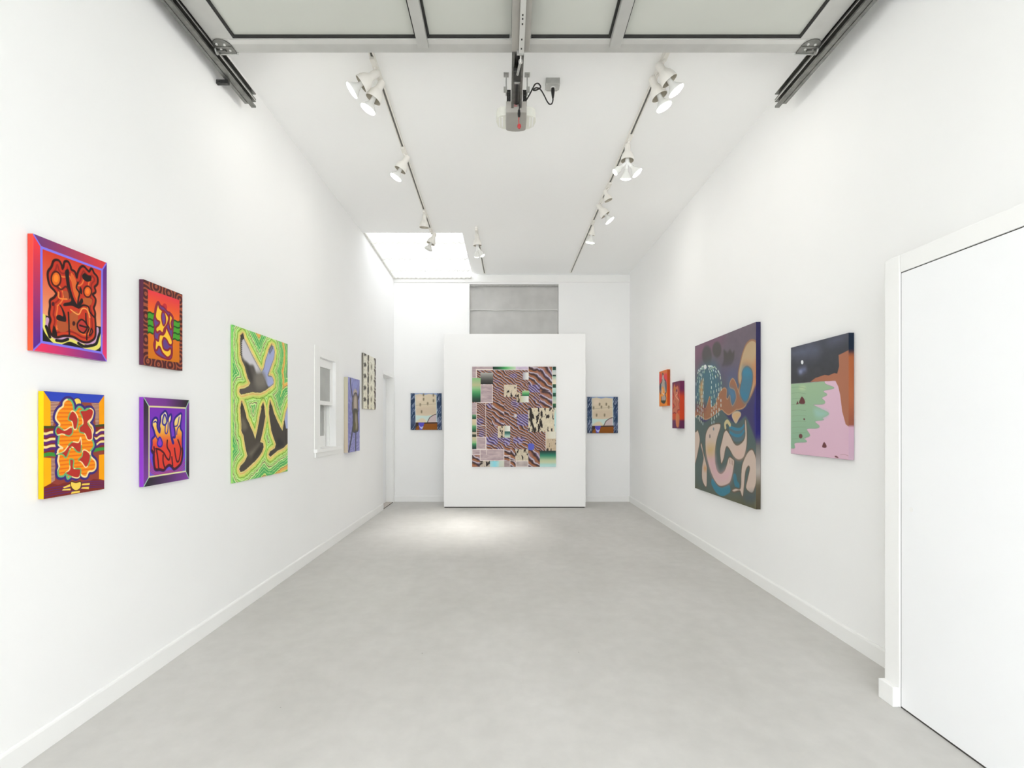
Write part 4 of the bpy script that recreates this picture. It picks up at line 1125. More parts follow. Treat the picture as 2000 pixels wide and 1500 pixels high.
   ('P',((404,8),(439,18),(430,78),(400,68)),(125,112,88),{'f':0.025}),
   ('P',((406,128),(441,138),(432,198),(402,188)),(125,112,88),{'f':0.025}),
   ('P',((298,279),(333,289),(324,349),(294,339)),(125,112,88),{'f':0.025}),
   ('P',((537,248),(573,258),(563,318),(533,308)),(125,112,88),{'f':0.025}),
   ('P',((341,469),(376,479),(367,539),(337,529)),(125,112,88),{'f':0.025}),
   ('P',((724,16),(759,26),(750,86),(720,77)),(125,112,88),{'f':0.025}),
   ('P',((726,167),(762,177),(753,237),(722,227)),(125,112,88),{'f':0.025}),
   ('L',((154,329),(503,308),(844,287)),0.012,(180,165,140),{}),
   ('P',((163,600),(508,619),(848,578),(856,799),(161,800)),(205,225,218),{'s':0}),
   ('P',((210,750),(389,679),(510,789),(211,800)),(226,210,180),{'f':0.03}),
   ('P',((540,799),(609,679),(668,634),(748,593),(838,568),(841,799)),(208,190,190),{'s':0}),
   ('L',((540,799),(609,679),(668,634),(748,593),(838,568)),0.022,(75,55,52),{}),
   ('L',((830,66),(842,498),(841,799)),0.014,(196,222,226),{'s':0}),
   ('L',((146,99),(166,790)),0.014,(216,228,225),{'s':0}),
   ('P',((161,800),(861,789),(864,1000),(164,1000)),(150,82,22),{'s':0,'c2':(142,84,14)}),
   ('P',((161,800),(861,789),(861,824),(411,835),(212,900),(163,970)),(70,52,45),{'s':0}),
   ('P',((251,800),(450,800),(412,900),(373,995),(293,995),(272,900)),(92,82,195),{'s':0}),
   ('P',((262,860),(332,920),(412,900),(373,970),(313,950)),(195,195,235),{'f':0.01}),
  ]},
 {'wall': 'B', 'rect': (1.3529,1.863,1.1519,1.7585), 't': 0.03, 'n': 110, 'side': ((0,(150,165,180)),(1,(90,105,120))), 'name': 'collage_painting', 'label': 'small painting with cream block and navy hatched sides, next to the right corner', 'group': None,
  'ops': [
   ('B',((0,(62,82,112)),(0.15,(45,62,92)),(0.3,(36,58,88)),(0.45,(70,88,122)),(0.6,(34,62,90)),(0.75,(85,98,128)),(1,(34,48,76)))),
   ('F','scratch',((188,198,222),)),
   ('P',((130,0),(860,-3),(850,57),(140,79)),(150,168,205),{'s':0}),
   ('P',((140,39),(299,14),(450,49),(599,18),(840,47),(851,799),(155,800)),(220,205,178),{'s':0}),
   ('P',((242,399),(762,378),(764,548),(243,559)),(214,196,170),{'f':0.05}),
   ('P',((220,89),(380,89),(361,199),(221,219)),(230,212,190),{'f':0.05}),
   ('P',((385,169),(421,179),(411,239),(381,229)),(125,112,88),{'f':0.025}),
   ('P',((446,248),(481,258),(472,318),(441,309)),(125,112,88),{'f':0.025}),
   ('P',((606,168),(641,178),(631,238),(601,228)),(125,112,88),{'f':0.025}),
   ('P',((686,248),(721,258),(712,318),(682,308)),(125,112,88),{'f':0.025}),
   ('P',((288,469),(323,479),(313,539),(283,529)),(125,112,88),{'f':0.025}),
   ('P',((548,468),(583,478),(573,539),(543,529)),(125,112,88),{'f':0.025}),
   ('P',((186,269),(221,279),(212,339),(182,329)),(125,112,88),{'f':0.025}),
   ('L',((152,329),(502,308),(842,288)),0.012,(180,165,140),{}),
   ('P',((159,599),(504,619),(844,578),(851,799),(155,800)),(205,225,218),{'s':0}),
   ('P',((204,749),(384,679),(505,789),(205,799)),(226,210,180),{'f':0.03}),
   ('P',((535,799),(604,679),(664,634),(744,593),(834,568),(836,799)),(208,190,190),{'s':0}),
   ('L',((535,799),(604,679),(664,634),(744,593),(834,568)),0.022,(75,55,52),{}),
   ('L',((830,67),(839,498),(836,799)),0.014,(196,222,226),{'s':0}),
   ('L',((145,99),(160,789)),0.014,(216,228,225),{'s':0}),
   ('P',((155,800),(856,789),(858,1000),(156,1000)),(150,82,22),{'s':0,'c2':(142,84,14)}),
   ('P',((155,800),(856,789),(856,824),(405,834),(205,900),(156,970)),(70,52,45),{'s':0}),
   ('P',((245,799),(445,799),(406,900),(366,995),(286,995),(266,900)),(92,82,195),{'s':0}),
   ('P',((255,860),(326,920),(406,900),(366,970),(306,950)),(195,195,235),{'f':0.01}),
  ]},
 {'wall': 'R', 'rect': (6.6405,6.3127,1.5455,2.0049), 't': 0.035, 'n': 60, 'side': ((0,(200,85,30)),(0.5,(215,70,25)),(1,(225,95,30))), 'name': 'abstract_painting', 'label': 'small orange painting with a grey stacked figure, hung higher than its red neighbour', 'group': None,
  'ops': [
   ('B',((0,(222,125,45)),(0.2,(220,75,65)),(0.35,(205,95,80)),(0.6,(228,130,40)),(1,(230,130,30)))),
   ('P',((235,57),(334,223),(783,106),(969,160),(939,328),(593,267),(68,312),(34,118)),(222,66,72),{'f':0.05}),
   ('P',((465,86),(593,238),(846,366),(877,594),(720,674),(846,792),(657,901),(334,851),(268,688),(135,566),(68,416),(334,325),(400,198)),(175,160,150),{'o':((70,62,70),0.06)}),
   ('P',((68,386),(235,364),(235,511),(68,593)),(70,75,95),{'f':0.05}),
   ('P',((689,343),(895,368),(895,623),(771,533)),(90,95,110),{'f':0.05}),
   ('P',((334,457),(593,497),(689,644),(465,723),(168,700),(301,587)),(235,150,60),{'f':0.05}),
   ('L',((465,520),(432,635),(625,671)),0.04,(230,220,200),{}),
   ('P',((235,841),(783,854),(720,905),(334,894)),(60,60,35),{'f':0.03}),
   ('L',((367,225),(497,131),(625,268)),0.04,(235,190,190),{}),
  ]},
 {'wall': 'R', 'rect': (6.0727,5.804,1.2632,1.8186), 't': 0.05, 'n': 60, 'side': ((0,(120,40,85)),(0.18,(115,40,85)),(0.32,(205,65,32)),(0.8,(215,68,25)),(0.84,(105,42,80)),(1,(95,38,78))), 'name': 'abstract_painting', 'label': 'small red and purple painting with a tan figure, beside the large serpent painting', 'group': None,
  'ops': [
   ('B',((0,(105,42,78)),(0.15,(140,50,70)),(0.3,(205,72,48)),(0.6,(214,78,40)),(0.8,(200,80,45)),(0.84,(110,50,85)),(1,(95,42,80)))),
   ('P',((269,41),(436,110),(729,98),(829,207),(702,289),(933,412),(838,485),(939,596),(710,603),(580,679),(309,653),(69,667),(69,594),(308,520),(69,427),(238,321),(136,188)),(196,112,84),{'o':((150,50,50),0.05)}),
   ('P',((513,678),(779,692),(913,760),(853,960),(552,959),(448,812)),(205,125,80),{'f':0.04}),
   ('L',((569,200),(669,267),(439,304),(835,399)),0.05,(225,160,130),{}),
   ('P',((270,105),(436,132),(371,194),(237,169)),(190,120,40),{'f':0.04}),
   ('P',((535,167),(666,181),(635,223),(517,209)),(95,35,75),{'f':0.03}),
   ('L',((373,389),(575,481),(308,564)),0.04,(170,90,75),{}),
  ]},
 {'wall': 'R', 'rect': (5.3768,4.0612,0.6286,2.1539), 't': 0.037, 'n': 260, 'side': ((0,(52,48,90)),(0.3,(45,40,88)),(0.6,(48,42,120)),(0.66,(120,118,115)),(0.8,(196,186,178)),(0.88,(110,100,80)),(1,(86,78,60))), 'name': 'serpent_painting', 'label': 'large dark painting of pale serpents and a shell above a spouting fountain', 'group': None,
  'ops': [
   ('B',((0,(114,101,112)),(0.25,(106,98,108)),(0.4,(92,98,112)),(0.5,(78,104,112)),(0.7,(84,100,98)),(0.88,(90,94,80)),(1,(94,90,64)))),
   ('F','mottle',(0.06,)),
   ('P',((-4,3),(498,2),(414,49),(122,84),(6,106)),(132,92,114),{'f':0.12}),
   ('P',((335,104),(327,132),(303,152),(267,161),(226,157),(187,140),(160,114),(149,83),(158,54),(184,34),(222,26),(263,31),(300,49),(326,75)),(90,86,86),{'f':0.016}),
   ('P',((502,86),(495,107),(474,121),(443,127),(409,124),(377,110),(354,90),(346,67),(353,46),(375,31),(407,26),(442,30),(473,44),(494,64)),(88,84,82),{'f':0.012}),
   ('P',((541,93),(601,116),(639,102),(678,125),(707,118),(697,172),(641,196),(562,194),(512,187),(542,155)),(86,82,80),{'f':0.012}),
   ('P',((30,435),(37,241),(125,170),(234,159),(372,161),(471,234),(503,313),(452,369),(422,445)),(74,112,126),{'f':0.08}),
   ('P',((622,265),(716,265),(770,330),(753,383),(642,330)),(80,118,142),{'f':0.08}),
   ('P',((481,215),(697,223),(779,224),(770,295),(622,276)),(96,92,122),{'f':0.1}),
   ('P',((6,496),(496,461),(657,516),(882,526),(998,622),(1045,714),(1045,898),(596,971),(23,968)),(84,100,97),{'f':0.1}),
   ('P',((1012,312),(1012,477),(1028,632),(984,614),(939,565),(868,504),(804,521),(732,539),(635,520),(567,485),(496,455),(385,487),(281,518),(199,534),(127,519),(97,502),(212,498),(507,439),(700,479),(863,449),(857,446),(922,411),(962,369)),(66,62,104),{'f':0.012}),
   ('P',((993,328),(1012,312),(1012,477),(993,477)),(52,44,135),{'f':0.02}),
   ('P',((984,449),(1016,450),(1015,632),(984,565)),(50,44,130),{'f':0.03}),
   ('P',((31,448),(132,425),(206,448),(242,429),(298,370),(311,422),(345,440),(400,425),(442,380),(494,344),(544,329),(584,341),(580,386),(605,398),(638,377),(653,419),(681,441),(726,410),(735,382),(708,344),(642,326),(646,297),(684,281),(726,309),(762,358),(823,407),(874,430),(832,453),(754,461),(742,459),(657,482),(612,488),(555,472),(502,455),(410,478),(294,506),(212,515),(141,498),(67,482),(-1,496)),(158,108,80),{'o':((186,146,112),0.008)}),
   ('P',((30,414),(169,410),(218,436),(158,460),(31,457)),(120,72,72),{'f':0.06}),
   ('P',((942,92),(986,103),(1015,126),(1030,155),(1041,216),(1040,268),(1020,308),(985,337),(954,372),(914,404),(865,428),(814,403),(766,362),(779,338),(788,324),(770,298),(768,259),(787,214),(830,147),(881,104)),(192,166,130),{'o':((160,118,90),0.012)}),
   ('P',((1001,211),(1041,222),(1037,271),(1001,325),(962,309),(978,259)),(200,125,80),{'f':0.06}),
   ('P',((839,215),(898,214),(962,241),(954,261),(889,231)),(196,130,90),{'f':0.05}),
   ('P',((873,229),(930,245),(954,274),(954,315),(934,358),(898,403),(857,419),(814,396),(788,360),(797,328),(818,291),(822,253)),(74,122,145),{'o':((120,105,100),0.01)}),
   ('P',((839,237),(906,246),(930,272),(848,272)),(66,138,168),{'f':0.06}),
   ('P',((806,378),(873,385),(890,403),(857,415)),(60,130,165),{'f':0.05}),
   ('P',((623,340),(689,351),(713,381),(690,423),(657,397)),(78,128,165),{'f':0.05}),
   ('P',((103,288),(164,250),(166,326),(157,418),(126,417)),(196,150,100),{'f':0.04}),
   ('L',((170,157),(145,159)),0.0128,(206,222,214),{'s':0}),
   ('L',((124,165),(108,170)),0.0092,(196,218,222),{'s':0}),
   ('L',((84,173),(71,179)),0.0112,(196,218,222),{'s':0}),
   ('L',((68,189),(59,196)),0.0127,(214,222,205),{'s':0}),
   ('L',((23,260),(23,274)),0.0099,(196,218,222),{'s':0}),
   ('L',((26,355),(26,365)),0.0118,(214,222,205),{'s':0}),
   ('L',((29,490),(29,503)),0.0103,(214,222,205),{'s':0}),
   ('L',((190,158),(171,160)),0.0128,(170,200,170),{'s':0}),
   ('L',((137,167),(126,172)),0.0105,(206,222,214),{'s':0}),
   ('L',((108,180),(98,187)),0.0128,(206,222,214),{'s':0}),
   ('L',((96,200),(86,210)),0.0104,(170,200,170),{'s':0}),
   ('L',((63,222),(56,231)),0.0114,(170,200,170),{'s':0}),
   ('L',((53,247),(53,257)),0.0094,(170,200,170),{'s':0}),
   ('L',((60,337),(60,348)),0.0115,(170,200,170),{'s':0}),
   ('L',((51,394),(51,406)),0.0099,(170,200,170),{'s':0}),
   ('L',((66,421),(66,432)),0.0092,(206,222,214),{'s':0}),
   ('L',((57,449),(58,460)),0.0129,(196,218,222),{'s':0}),
   ('L',((69,503),(69,513)),0.0102,(214,222,205),{'s':0}),
   ('L',((153,169),(141,176)),0.0103,(170,200,170),{'s':0}),
   ('L',((124,204),(116,215)),0.0115,(214,222,205),{'s':0}),
   ('L',((95,229),(90,239)),0.0111,(170,200,170),{'s':0}),
   ('L',((99,250),(97,262)),0.0113,(206,222,214),{'s':0}),
   ('L',((91,284),(91,296)),0.0101,(214,222,205),{'s':0}),
   ('L',((87,309),(88,325)),0.0128,(170,200,170),{'s':0}),
   ('L',((90,372),(90,382)),0.0109,(170,200,170),{'s':0}),
   ('L',((94,398),(95,411)),0.0123,(170,200,170),{'s':0}),
   ('L',((103,432),(103,442)),0.0108,(170,200,170),{'s':0}),
   ('L',((90,461),(90,473)),0.0097,(170,200,170),{'s':0}),
   ('L',((102,490),(102,502)),0.0119,(214,222,205),{'s':0}),
   ('L',((102,512),(102,526)),0.0117,(214,222,205),{'s':0}),
   ('L',((206,160),(193,164)),0.0101,(206,222,214),{'s':0}),
   ('L',((174,171),(166,178)),0.0097,(196,218,222),{'s':0}),
   ('L',((169,192),(164,199)),0.0099,(206,222,214),{'s':0}),
   ('L',((144,214),(140,222)),0.0109,(206,222,214),{'s':0}),
   ('L',((135,234),(131,244)),0.0093,(196,218,222),{'s':0}),
   ('L',((122,289),(122,300)),0.0095,(170,200,170),{'s':0}),
   ('L',((132,325),(132,338)),0.0102,(170,200,170),{'s':0}),
   ('L',((135,356),(135,366)),0.0095,(214,222,205),{'s':0}),
   ('L',((124,382),(125,395)),0.0096,(214,222,205),{'s':0}),
   ('L',((138,409),(139,424)),0.0114,(170,200,170),{'s':0}),
   ('L',((133,441),(134,454)),0.0103,(196,218,222),{'s':0}),
   ('L',((129,466),(129,480)),0.0107,(196,218,222),{'s':0}),
   ('L',((143,497),(143,509)),0.0105,(196,218,222),{'s':0}),
   ('L',((132,528),(132,539)),0.011,(214,222,205),{'s':0}),
   ('L',((211,159),(200,165)),0.0127,(196,218,222),{'s':0}),
   ('L',((197,176),(193,183)),0.0108,(170,200,170),{'s':0}),
   ('L',((193,194),(189,201)),0.0109,(170,200,170),{'s':0}),
   ('L',((175,243),(172,256)),0.0101,(214,222,205),{'s':0}),
   ('L',((166,271),(166,282)),0.0114,(206,222,214),{'s':0}),
   ('L',((159,294),(159,304)),0.0118,(170,200,170),{'s':0}),
   ('L',((173,331),(174,342)),0.0117,(196,218,222),{'s':0}),
   ('L',((164,355),(164,366)),0.0127,(196,218,222),{'s':0}),
   ('L',((165,384),(165,397)),0.0113,(214,222,205),{'s':0}),
   ('L',((176,421),(176,435)),0.0117,(196,218,222),{'s':0}),
   ('L',((163,451),(164,463)),0.0102,(206,222,214),{'s':0}),
   ('L',((172,479),(172,492)),0.0121,(170,200,170),{'s':0}),
   ('L',((176,505),(176,517)),0.011,(170,200,170),{'s':0}),
   ('L',((165,539),(165,552)),0.0092,(196,218,222),{'s':0}),
   ('L',((277,183),(283,191)),0.0093,(214,222,205),{'s':0}),
   ('L',((295,202),(300,210)),0.0099,(206,222,214),{'s':0}),
   ('L',((312,225),(316,234)),0.0127,(196,218,222),{'s':0}),
   ('L',((309,245),(312,254)),0.0093,(196,218,222),{'s':0}),
   ('L',((329,271),(330,281)),0.0093,(206,222,214),{'s':0}),
   ('L',((328,305),(328,316)),0.0115,(206,222,214),{'s':0}),
   ('L',((321,334),(322,346)),0.011,(170,200,170),{'s':0}),
   ('L',((335,371),(335,381)),0.0113,(170,200,170),{'s':0}),
   ('L',((326,398),(326,410)),0.0101,(196,218,222),{'s':0}),
   ('L',((327,421),(327,434)),0.0095,(196,218,222),{'s':0}),
   ('L',((336,455),(337,466)),0.0095,(206,222,214),{'s':0}),
   ('L',((325,481),(325,492)),0.0094,(206,222,214),{'s':0}),
   ('L',((333,509),(333,521)),0.0109,(170,200,170),{'s':0}),
   ('L',((336,535),(336,548)),0.0105,(196,218,222),{'s':0}),
   ('L',((279,168),(293,174)),0.012,(206,222,214),{'s':0}),
   ('L',((300,183),(310,190)),0.0096,(214,222,205),{'s':0}),
   ('L',((329,199),(336,206)),0.0115,(170,200,170),{'s':0}),
   ('L',((342,221),(348,231)),0.0104,(170,200,170),{'s':0}),
   ('L',((354,245),(359,256)),0.0111,(196,218,222),{'s':0}),
   ('L',((371,334),(371,348)),0.009,(214,222,205),{'s':0}),
   ('L',((377,361),(377,375)),0.0103,(214,222,205),{'s':0}),
   ('L',((376,416),(377,427)),0.0096,(170,200,170),{'s':0}),
   ('L',((375,441),(375,454)),0.0117,(206,222,214),{'s':0}),
   ('L',((368,472),(368,481)),0.0105,(206,222,214),{'s':0}),
   ('L',((381,501),(381,514)),0.0128,(206,222,214),{'s':0}),
   ('L',((373,530),(373,541)),0.01,(196,218,222),{'s':0}),
   ('L',((270,165),(296,171)),0.0116,(214,222,205),{'s':0}),
   ('L',((328,182),(341,189)),0.0097,(170,200,170),{'s':0}),
   ('L',((358,196),(369,205)),0.0097,(196,218,222),{'s':0}),
   ('L',((398,240),(406,252)),0.0108,(214,222,205),{'s':0}),
   ('L',((407,295),(407,310)),0.0104,(206,222,214),{'s':0}),
   ('L',((419,329),(419,341)),0.0094,(214,222,205),{'s':0}),
   ('L',((411,384),(411,393)),0.0106,(170,200,170),{'s':0}),
   ('L',((422,412),(422,424)),0.0098,(214,222,205),{'s':0}),
   ('L',((411,434),(412,444)),0.0122,(206,222,214),{'s':0}),
   ('L',((416,464),(416,477)),0.0124,(196,218,222),{'s':0}),
   ('L',((422,491),(422,502)),0.0107,(214,222,205),{'s':0}),
   ('L',((295,168),(321,173)),0.013,(206,222,214),{'s':0}),
   ('L',((349,179),(365,185)),0.0101,(214,222,205),{'s':0}),
   ('L',((403,211),(412,219)),0.0113,(196,218,222),{'s':0}),
   ('L',((438,235),(447,245)),0.0118,(170,200,170),{'s':0}),
   ('L',((453,293),(453,305)),0.009,(170,200,170),{'s':0}),
   ('L',((461,324),(462,339)),0.0108,(206,222,214),{'s':0}),
   ('L',((450,357),(451,368)),0.0122,(214,222,205),{'s':0}),
   ('L',((458,381),(458,390)),0.0095,(214,222,205),{'s':0}),
   ('L',((463,452),(463,461)),0.0124,(206,222,214),{'s':0}),
   ('L',((458,479),(458,490)),0.0103,(206,222,214),{'s':0}),
   ('L',((317,170),(342,174)),0.0115,(196,218,222),{'s':0}),
   ('L',((377,180),(398,187)),0.0095,(170,200,170),{'s':0}),
   ('L',((406,193),(419,199)),0.0097,(206,222,214),{'s':0}),
   ('L',((446,212),(460,222)),0.0129,(206,222,214),{'s':0}),
   ('L',((472,230),(484,241)),0.0092,(206,222,214),{'s':0}),
   ('L',((486,254),(489,265)),0.0125,(214,222,205),{'s':0}),
   ('L',((499,286),(500,298)),0.0102,(170,200,170),{'s':0}),
   ('L',((497,321),(498,336)),0.0122,(206,222,214),{'s':0}),
   ('L',((495,397),(495,405)),0.0126,(196,218,222),{'s':0}),
   ('L',((496,425),(496,436)),0.0109,(206,222,214),{'s':0}),
   ('P',((237,168),(235,174),(227,179),(217,181),(205,180),(194,176),(187,170),(184,163),(186,157),(194,152),(204,150),(216,151),(227,155),(234,161)),(225,228,228),{}),
   ('L',((641,567),(722,579),(804,578),(849,558)),0.03,(62,128,155),{}),
   ('L',((641,584),(722,598),(804,595),(849,574)),0.03,(90,112,120),{}),
   ('L',((642,601),(722,616),(804,612),(849,590)),0.03,(62,128,155),{}),
   ('L',((642,618),(723,635),(805,629),(849,605)),0.03,(90,112,120),{}),
   ('L',((356,924),(420,957),(516,966),(618,935)),0.06,(58,124,146),{}),
   ('L',((714,855),(730,890),(756,900)),0.05,(62,120,140),{}),
   ('P',((473,546),(399,548),(295,565),(235,603),(216,646),(218,703),(233,750),(275,812),(329,868),(394,911),(480,933),(618,904),(661,868),(693,808),(703,762),(676,751),(643,744),(616,755),(583,803),(549,836),(491,856),(430,841),(398,795),(390,741),(402,687),(432,632),(474,582),(488,559)),(206,186,172),{'o':((104,92,78),0.01)}),
   ('P',((580,585),(545,603),(517,647),(482,710),(495,779),(507,789),(542,755),(564,706),(592,681),(637,698),(692,733),(755,750),(815,742),(849,721),(878,668),(883,605),(873,534),(860,522),(858,565),(859,613),(825,646),(754,669),(702,658),(658,626),(614,597)),(206,186,172),{'o':((104,92,78),0.01)}),
   ('P',((948,684),(902,698),(854,736),(820,778),(806,831),(796,911),(725,921),(673,937),(704,942),(786,926),(816,952),(831,946),(845,890),(864,810),(902,776),(921,790),(893,850),(874,902),(948,919),(984,887),(1006,843),(1011,790),(1002,735),(975,698)),(206,186,172),{'o':((104,92,78),0.01)}),
   ('P',((139,682),(169,734),(234,820),(242,861),(232,965),(154,926),(151,840),(178,772),(125,697)),(206,186,172),{'o':((104,92,78),0.01)}),
   ('P',((-12,632),(33,601),(63,596),(102,654),(75,719),(25,800),(-13,823)),(206,186,172),{'o':((104,92,78),0.01)}),
   ('P',((246,749),(378,751),(404,803),(479,859),(594,824),(661,818),(618,885),(455,905),(329,854)),(212,172,178),{'f':0.06}),
   ('P',((702,700),(805,687),(844,701),(795,736),(723,732)),(212,182,168),{'f':0.05}),
   ('P',((258,692),(376,688),(352,743),(260,748)),(200,170,118),{'f':0.06}),
   ('P',((312,628),(311,633),(307,638),(303,640),(297,641),(292,638),(289,634),(288,628),(289,622),(292,618),(297,615),(302,615),(307,617),(310,622)),(120,110,105),{}),
   ('P',((380,579),(379,583),(376,587),(371,589),(365,589),(360,587),(356,584),(355,579),(356,575),(360,571),(365,569),(370,569),(376,571),(379,575)),(120,130,135),{}),
   ('P',((230,844),(228,851),(222,857),(213,860),(203,861),(194,859),(188,854),(185,847),(187,840),(193,834),(202,830),(212,829),(221,832),(227,837)),(205,150,100),{'f':0.03}),
   ('L',((632,754),(636,779)),0.006,(140,100,90),{'s':0}),
   ('L',((657,758),(658,783)),0.006,(140,100,90),{'s':0}),
   ('L',((680,762),(680,787)),0.006,(140,100,90),{'s':0}),
   ('P',((679,493),(742,479),(794,489),(763,513),(732,534),(706,523)),(208,172,130),{'o':((196,178,150),0.012)}),
   ('L',((568,568),(565,544),(602,531),(641,552)),0.028,(200,186,140),{}),
   ('P',((997,967),(1019,923),(1049,909),(1049,993),(1010,1000)),(150,138,105),{'f':0.03}),
   ('P',((865,946),(975,921),(993,949),(884,975)),(78,90,96),{'f':0.05}),
  ]},
 {'wall': 'R', 'rect': (3.5704,2.9683,1.1136,1.8702), 't': 0.032, 'n': 220, 'side': ((0,(28,44,66)),(0.13,(30,46,66)),(0.155,(120,75,75)),(0.18,(196,112,68)),(0.5,(200,118,78)),(0.73,(170,100,80)),(0.745,(232,190,214)),(1,(226,192,212))), 'name': 'landscape_painting', 'label': 'painting of a pink beach, green sea and brown cliff under a moonlit night sky', 'group': None,
  'ops': [
   ('B',((0,(72,74,82)),(0.35,(66,66,70)),(1,(66,66,70)))),
   ('P',((31,23),(482,27),(499,120),(70,90)),(98,102,122),{'f':0.12}),
   ('P',((691,14),(930,15),(901,49),(723,57)),(92,95,115),{'f':0.1}),
   ('P',((147,220),(275,206),(293,242),(184,263)),(112,118,150),{'f':0.05}),
   ('P',((219,246),(217,250),(211,254),(202,255),(192,254),(183,252),(177,247),(175,242),(177,237),(183,234),(192,232),(202,233),(211,236),(217,241)),(150,158,190),{'f':0.03}),
   ('F','mottle',(0.05,)),
   ('P',((249,161),(247,169),(241,175),(231,177),(221,176),(211,172),(204,164),(202,156),(204,148),(211,142),(220,139),(231,140),(240,145),(247,152)),(238,240,244),{}),
   ('P',((-3,343),(399,350),(808,363),(1004,424),(1008,1000),(0,1000)),(222,188,206),{'s':0,'c2':(219,182,200)}),
   ('P',((-295,341),(-16,344),(184,349),(399,355),(534,359),(615,360),(647,384),(779,422),(631,433),(612,448),(666,473),(580,496),(632,530),(600,549),(434,551),(568,592),(696,632),(585,668),(607,683),(461,697),(539,738),(486,756),(314,764),(370,822),(260,850),(307,879),(83,897),(78,942),(-14,949),(-293,957)),(160,188,152),{'c2':(140,178,150),'o':((150,165,150),0.006)}),
   ('P',((452,589),(568,596),(680,632),(568,666),(469,648)),(158,196,182),{'f':0.05}),
   ('P',((285,395),(280,401),(265,405),(243,406),(218,405),(196,401),(181,395),(175,388),(181,383),(196,379),(218,378),(243,379),(264,383),(279,389)),(196,214,168),{'f':0.04}),
   ('L',((13,378),(147,380),(294,399)),0.006,(140,168,138),{}),
   ('L',((13,432),(148,432),(294,449)),0.006,(140,168,138),{}),
   ('L',((14,486),(148,485),(294,498)),0.006,(140,168,138),{}),
   ('L',((14,540),(148,537),(295,548)),0.006,(140,168,138),{}),
   ('L',((14,593),(148,590),(295,598)),0.006,(140,168,138),{}),
   ('L',((14,647),(148,643),(295,647)),0.006,(140,168,138),{}),
   ('L',((15,701),(149,695),(295,697)),0.006,(140,168,138),{}),
   ('L',((15,755),(149,748),(296,747)),0.006,(140,168,138),{}),
   ('L',((15,809),(149,801),(296,797)),0.006,(140,168,138),{}),
   ('L',((15,863),(149,854),(296,847)),0.006,(140,168,138),{}),
   ('P',((378,347),(467,319),(631,303),(694,313),(785,300),(830,308),(859,252),(851,159),(902,153),(1001,136),(1020,738),(992,734),(957,719),(906,618),(876,486),(846,414),(801,364),(678,359)),(172,112,86),{'s':0}),
   ('P',((222,471),(273,506),(268,537),(170,531),(181,498)),(106,60,62),{}),
   ('P',((133,507),(159,536),(106,539)),(106,60,62),{'s':0}),
   ('P',((281,676),(279,680),(275,683),(268,685),(261,685),(255,683),(250,680),(248,676),(250,672),(254,669),(261,668),(268,668),(275,670),(279,673)),(106,60,62),{}),
   ('P',((231,831),(227,840),(218,847),(204,852),(188,852),(174,848),(164,841),(161,832),(164,822),(174,815),(188,811),(204,811),(218,815),(227,822)),(106,60,62),{}),
   ('P',((622,872),(660,902),(644,919),(590,916),(594,895)),(106,60,62),{}),
   ('P',((790,981),(820,978),(850,992),(803,990)),(106,60,62),{}),
   ('L',((880,966),(937,960),(994,968)),0.006,(190,150,160),{}),
  ]},
]

for i, d in enumerate(PAINTINGS):
    make_painting(d, 100 + i)

# ------------------------------------------------------------------ garage door, raised under the ceiling
DZ = EYE + 2.28                       # underside of the door
GX0, GX1, GY1 = -1.765, 1.885, 3.083
gd = empty('garage_door', (0.06, 1.7, DZ))
thing(gd, 'raised aluminium garage door with frosted grey panels, lying flat under the ceiling', 'garage door')
def gbox(name, mat, x0, x1, y0, y1, z0, z1, par=None, bev=0.0):
    o = MB().box(x0 - 0.06, x1 - 0.06, y0 - 1.7, y1 - 1.7, z0, z1, bevel=bev).build(name, mat, gd)
    if par: o.parent = par
    return o
SEC = 0.66
stiles = [(-0.533, -0.471), (0.030, 0.134), (0.618, 0.683)]
for k in range(4):
    y1 = GY1 - k * (SEC + 0.004); y0 = y1 - SEC
    lo = 0.112 if k == 0 else 0.07
    sec = gbox('door_section', ALU, GX0, GX1, y1 - lo, y1, 0.0, 0.045, bev=0.002)
    gbox('rail', ALU, GX0, GX1, y0, y0 + 0.07, 0.0, 0.045, sec, 0.002)
    gbox('stile', ALU, GX0, GX0 + 0.137, y0 + 0.07, y1 - lo, 0.0, 0.045, sec, 0.002)
    gbox('stile', ALU, GX1 - 0.135, GX1, y0 + 0.07, y1 - lo, 0.0, 0.045, sec, 0.002)
    for s0, s1 in stiles:
        gbox('stile', ALU, s0, s1, y0 + 0.07, y1 - (0.075 if k == 0 else lo), -0.03 if s0 != 0.030 else -0.004, 0.045, sec, 0.002)
    xs = [GX0 + 0.137] + [v for s in stiles for v in s] + [GX1 - 0.135]
    for q in range(4):
        xa, xb = xs[2 * q], xs[2 * q + 1]; ya, yb = y0 + 0.07, y1 - lo
        gbox('pane', PANEL, xa, xb, ya, yb, 0.016, 0.022, sec)
        e = 0.013
        m = MB()
        for r in ((xa, xa + (0.001 if q == 2 else e), ya, yb), (xb - (0.001 if q == 1 else e), xb, ya, yb), (xa + e, xb - e, ya, ya + e), (xa + e, xb - e, yb - e, yb)):
            m.box(r[0] - 0.06, r[1] - 0.06, r[2] - 1.7, r[3] - 1.7, 0.003, 0.016)
        m.build('gasket', GASKET, sec)
gbox('bead', ALU_LIGHT, GX0 + 0.10, GX1 - 0.10, GY1 - 0.106, GY1 - 0.072, -0.0015, 0.006)
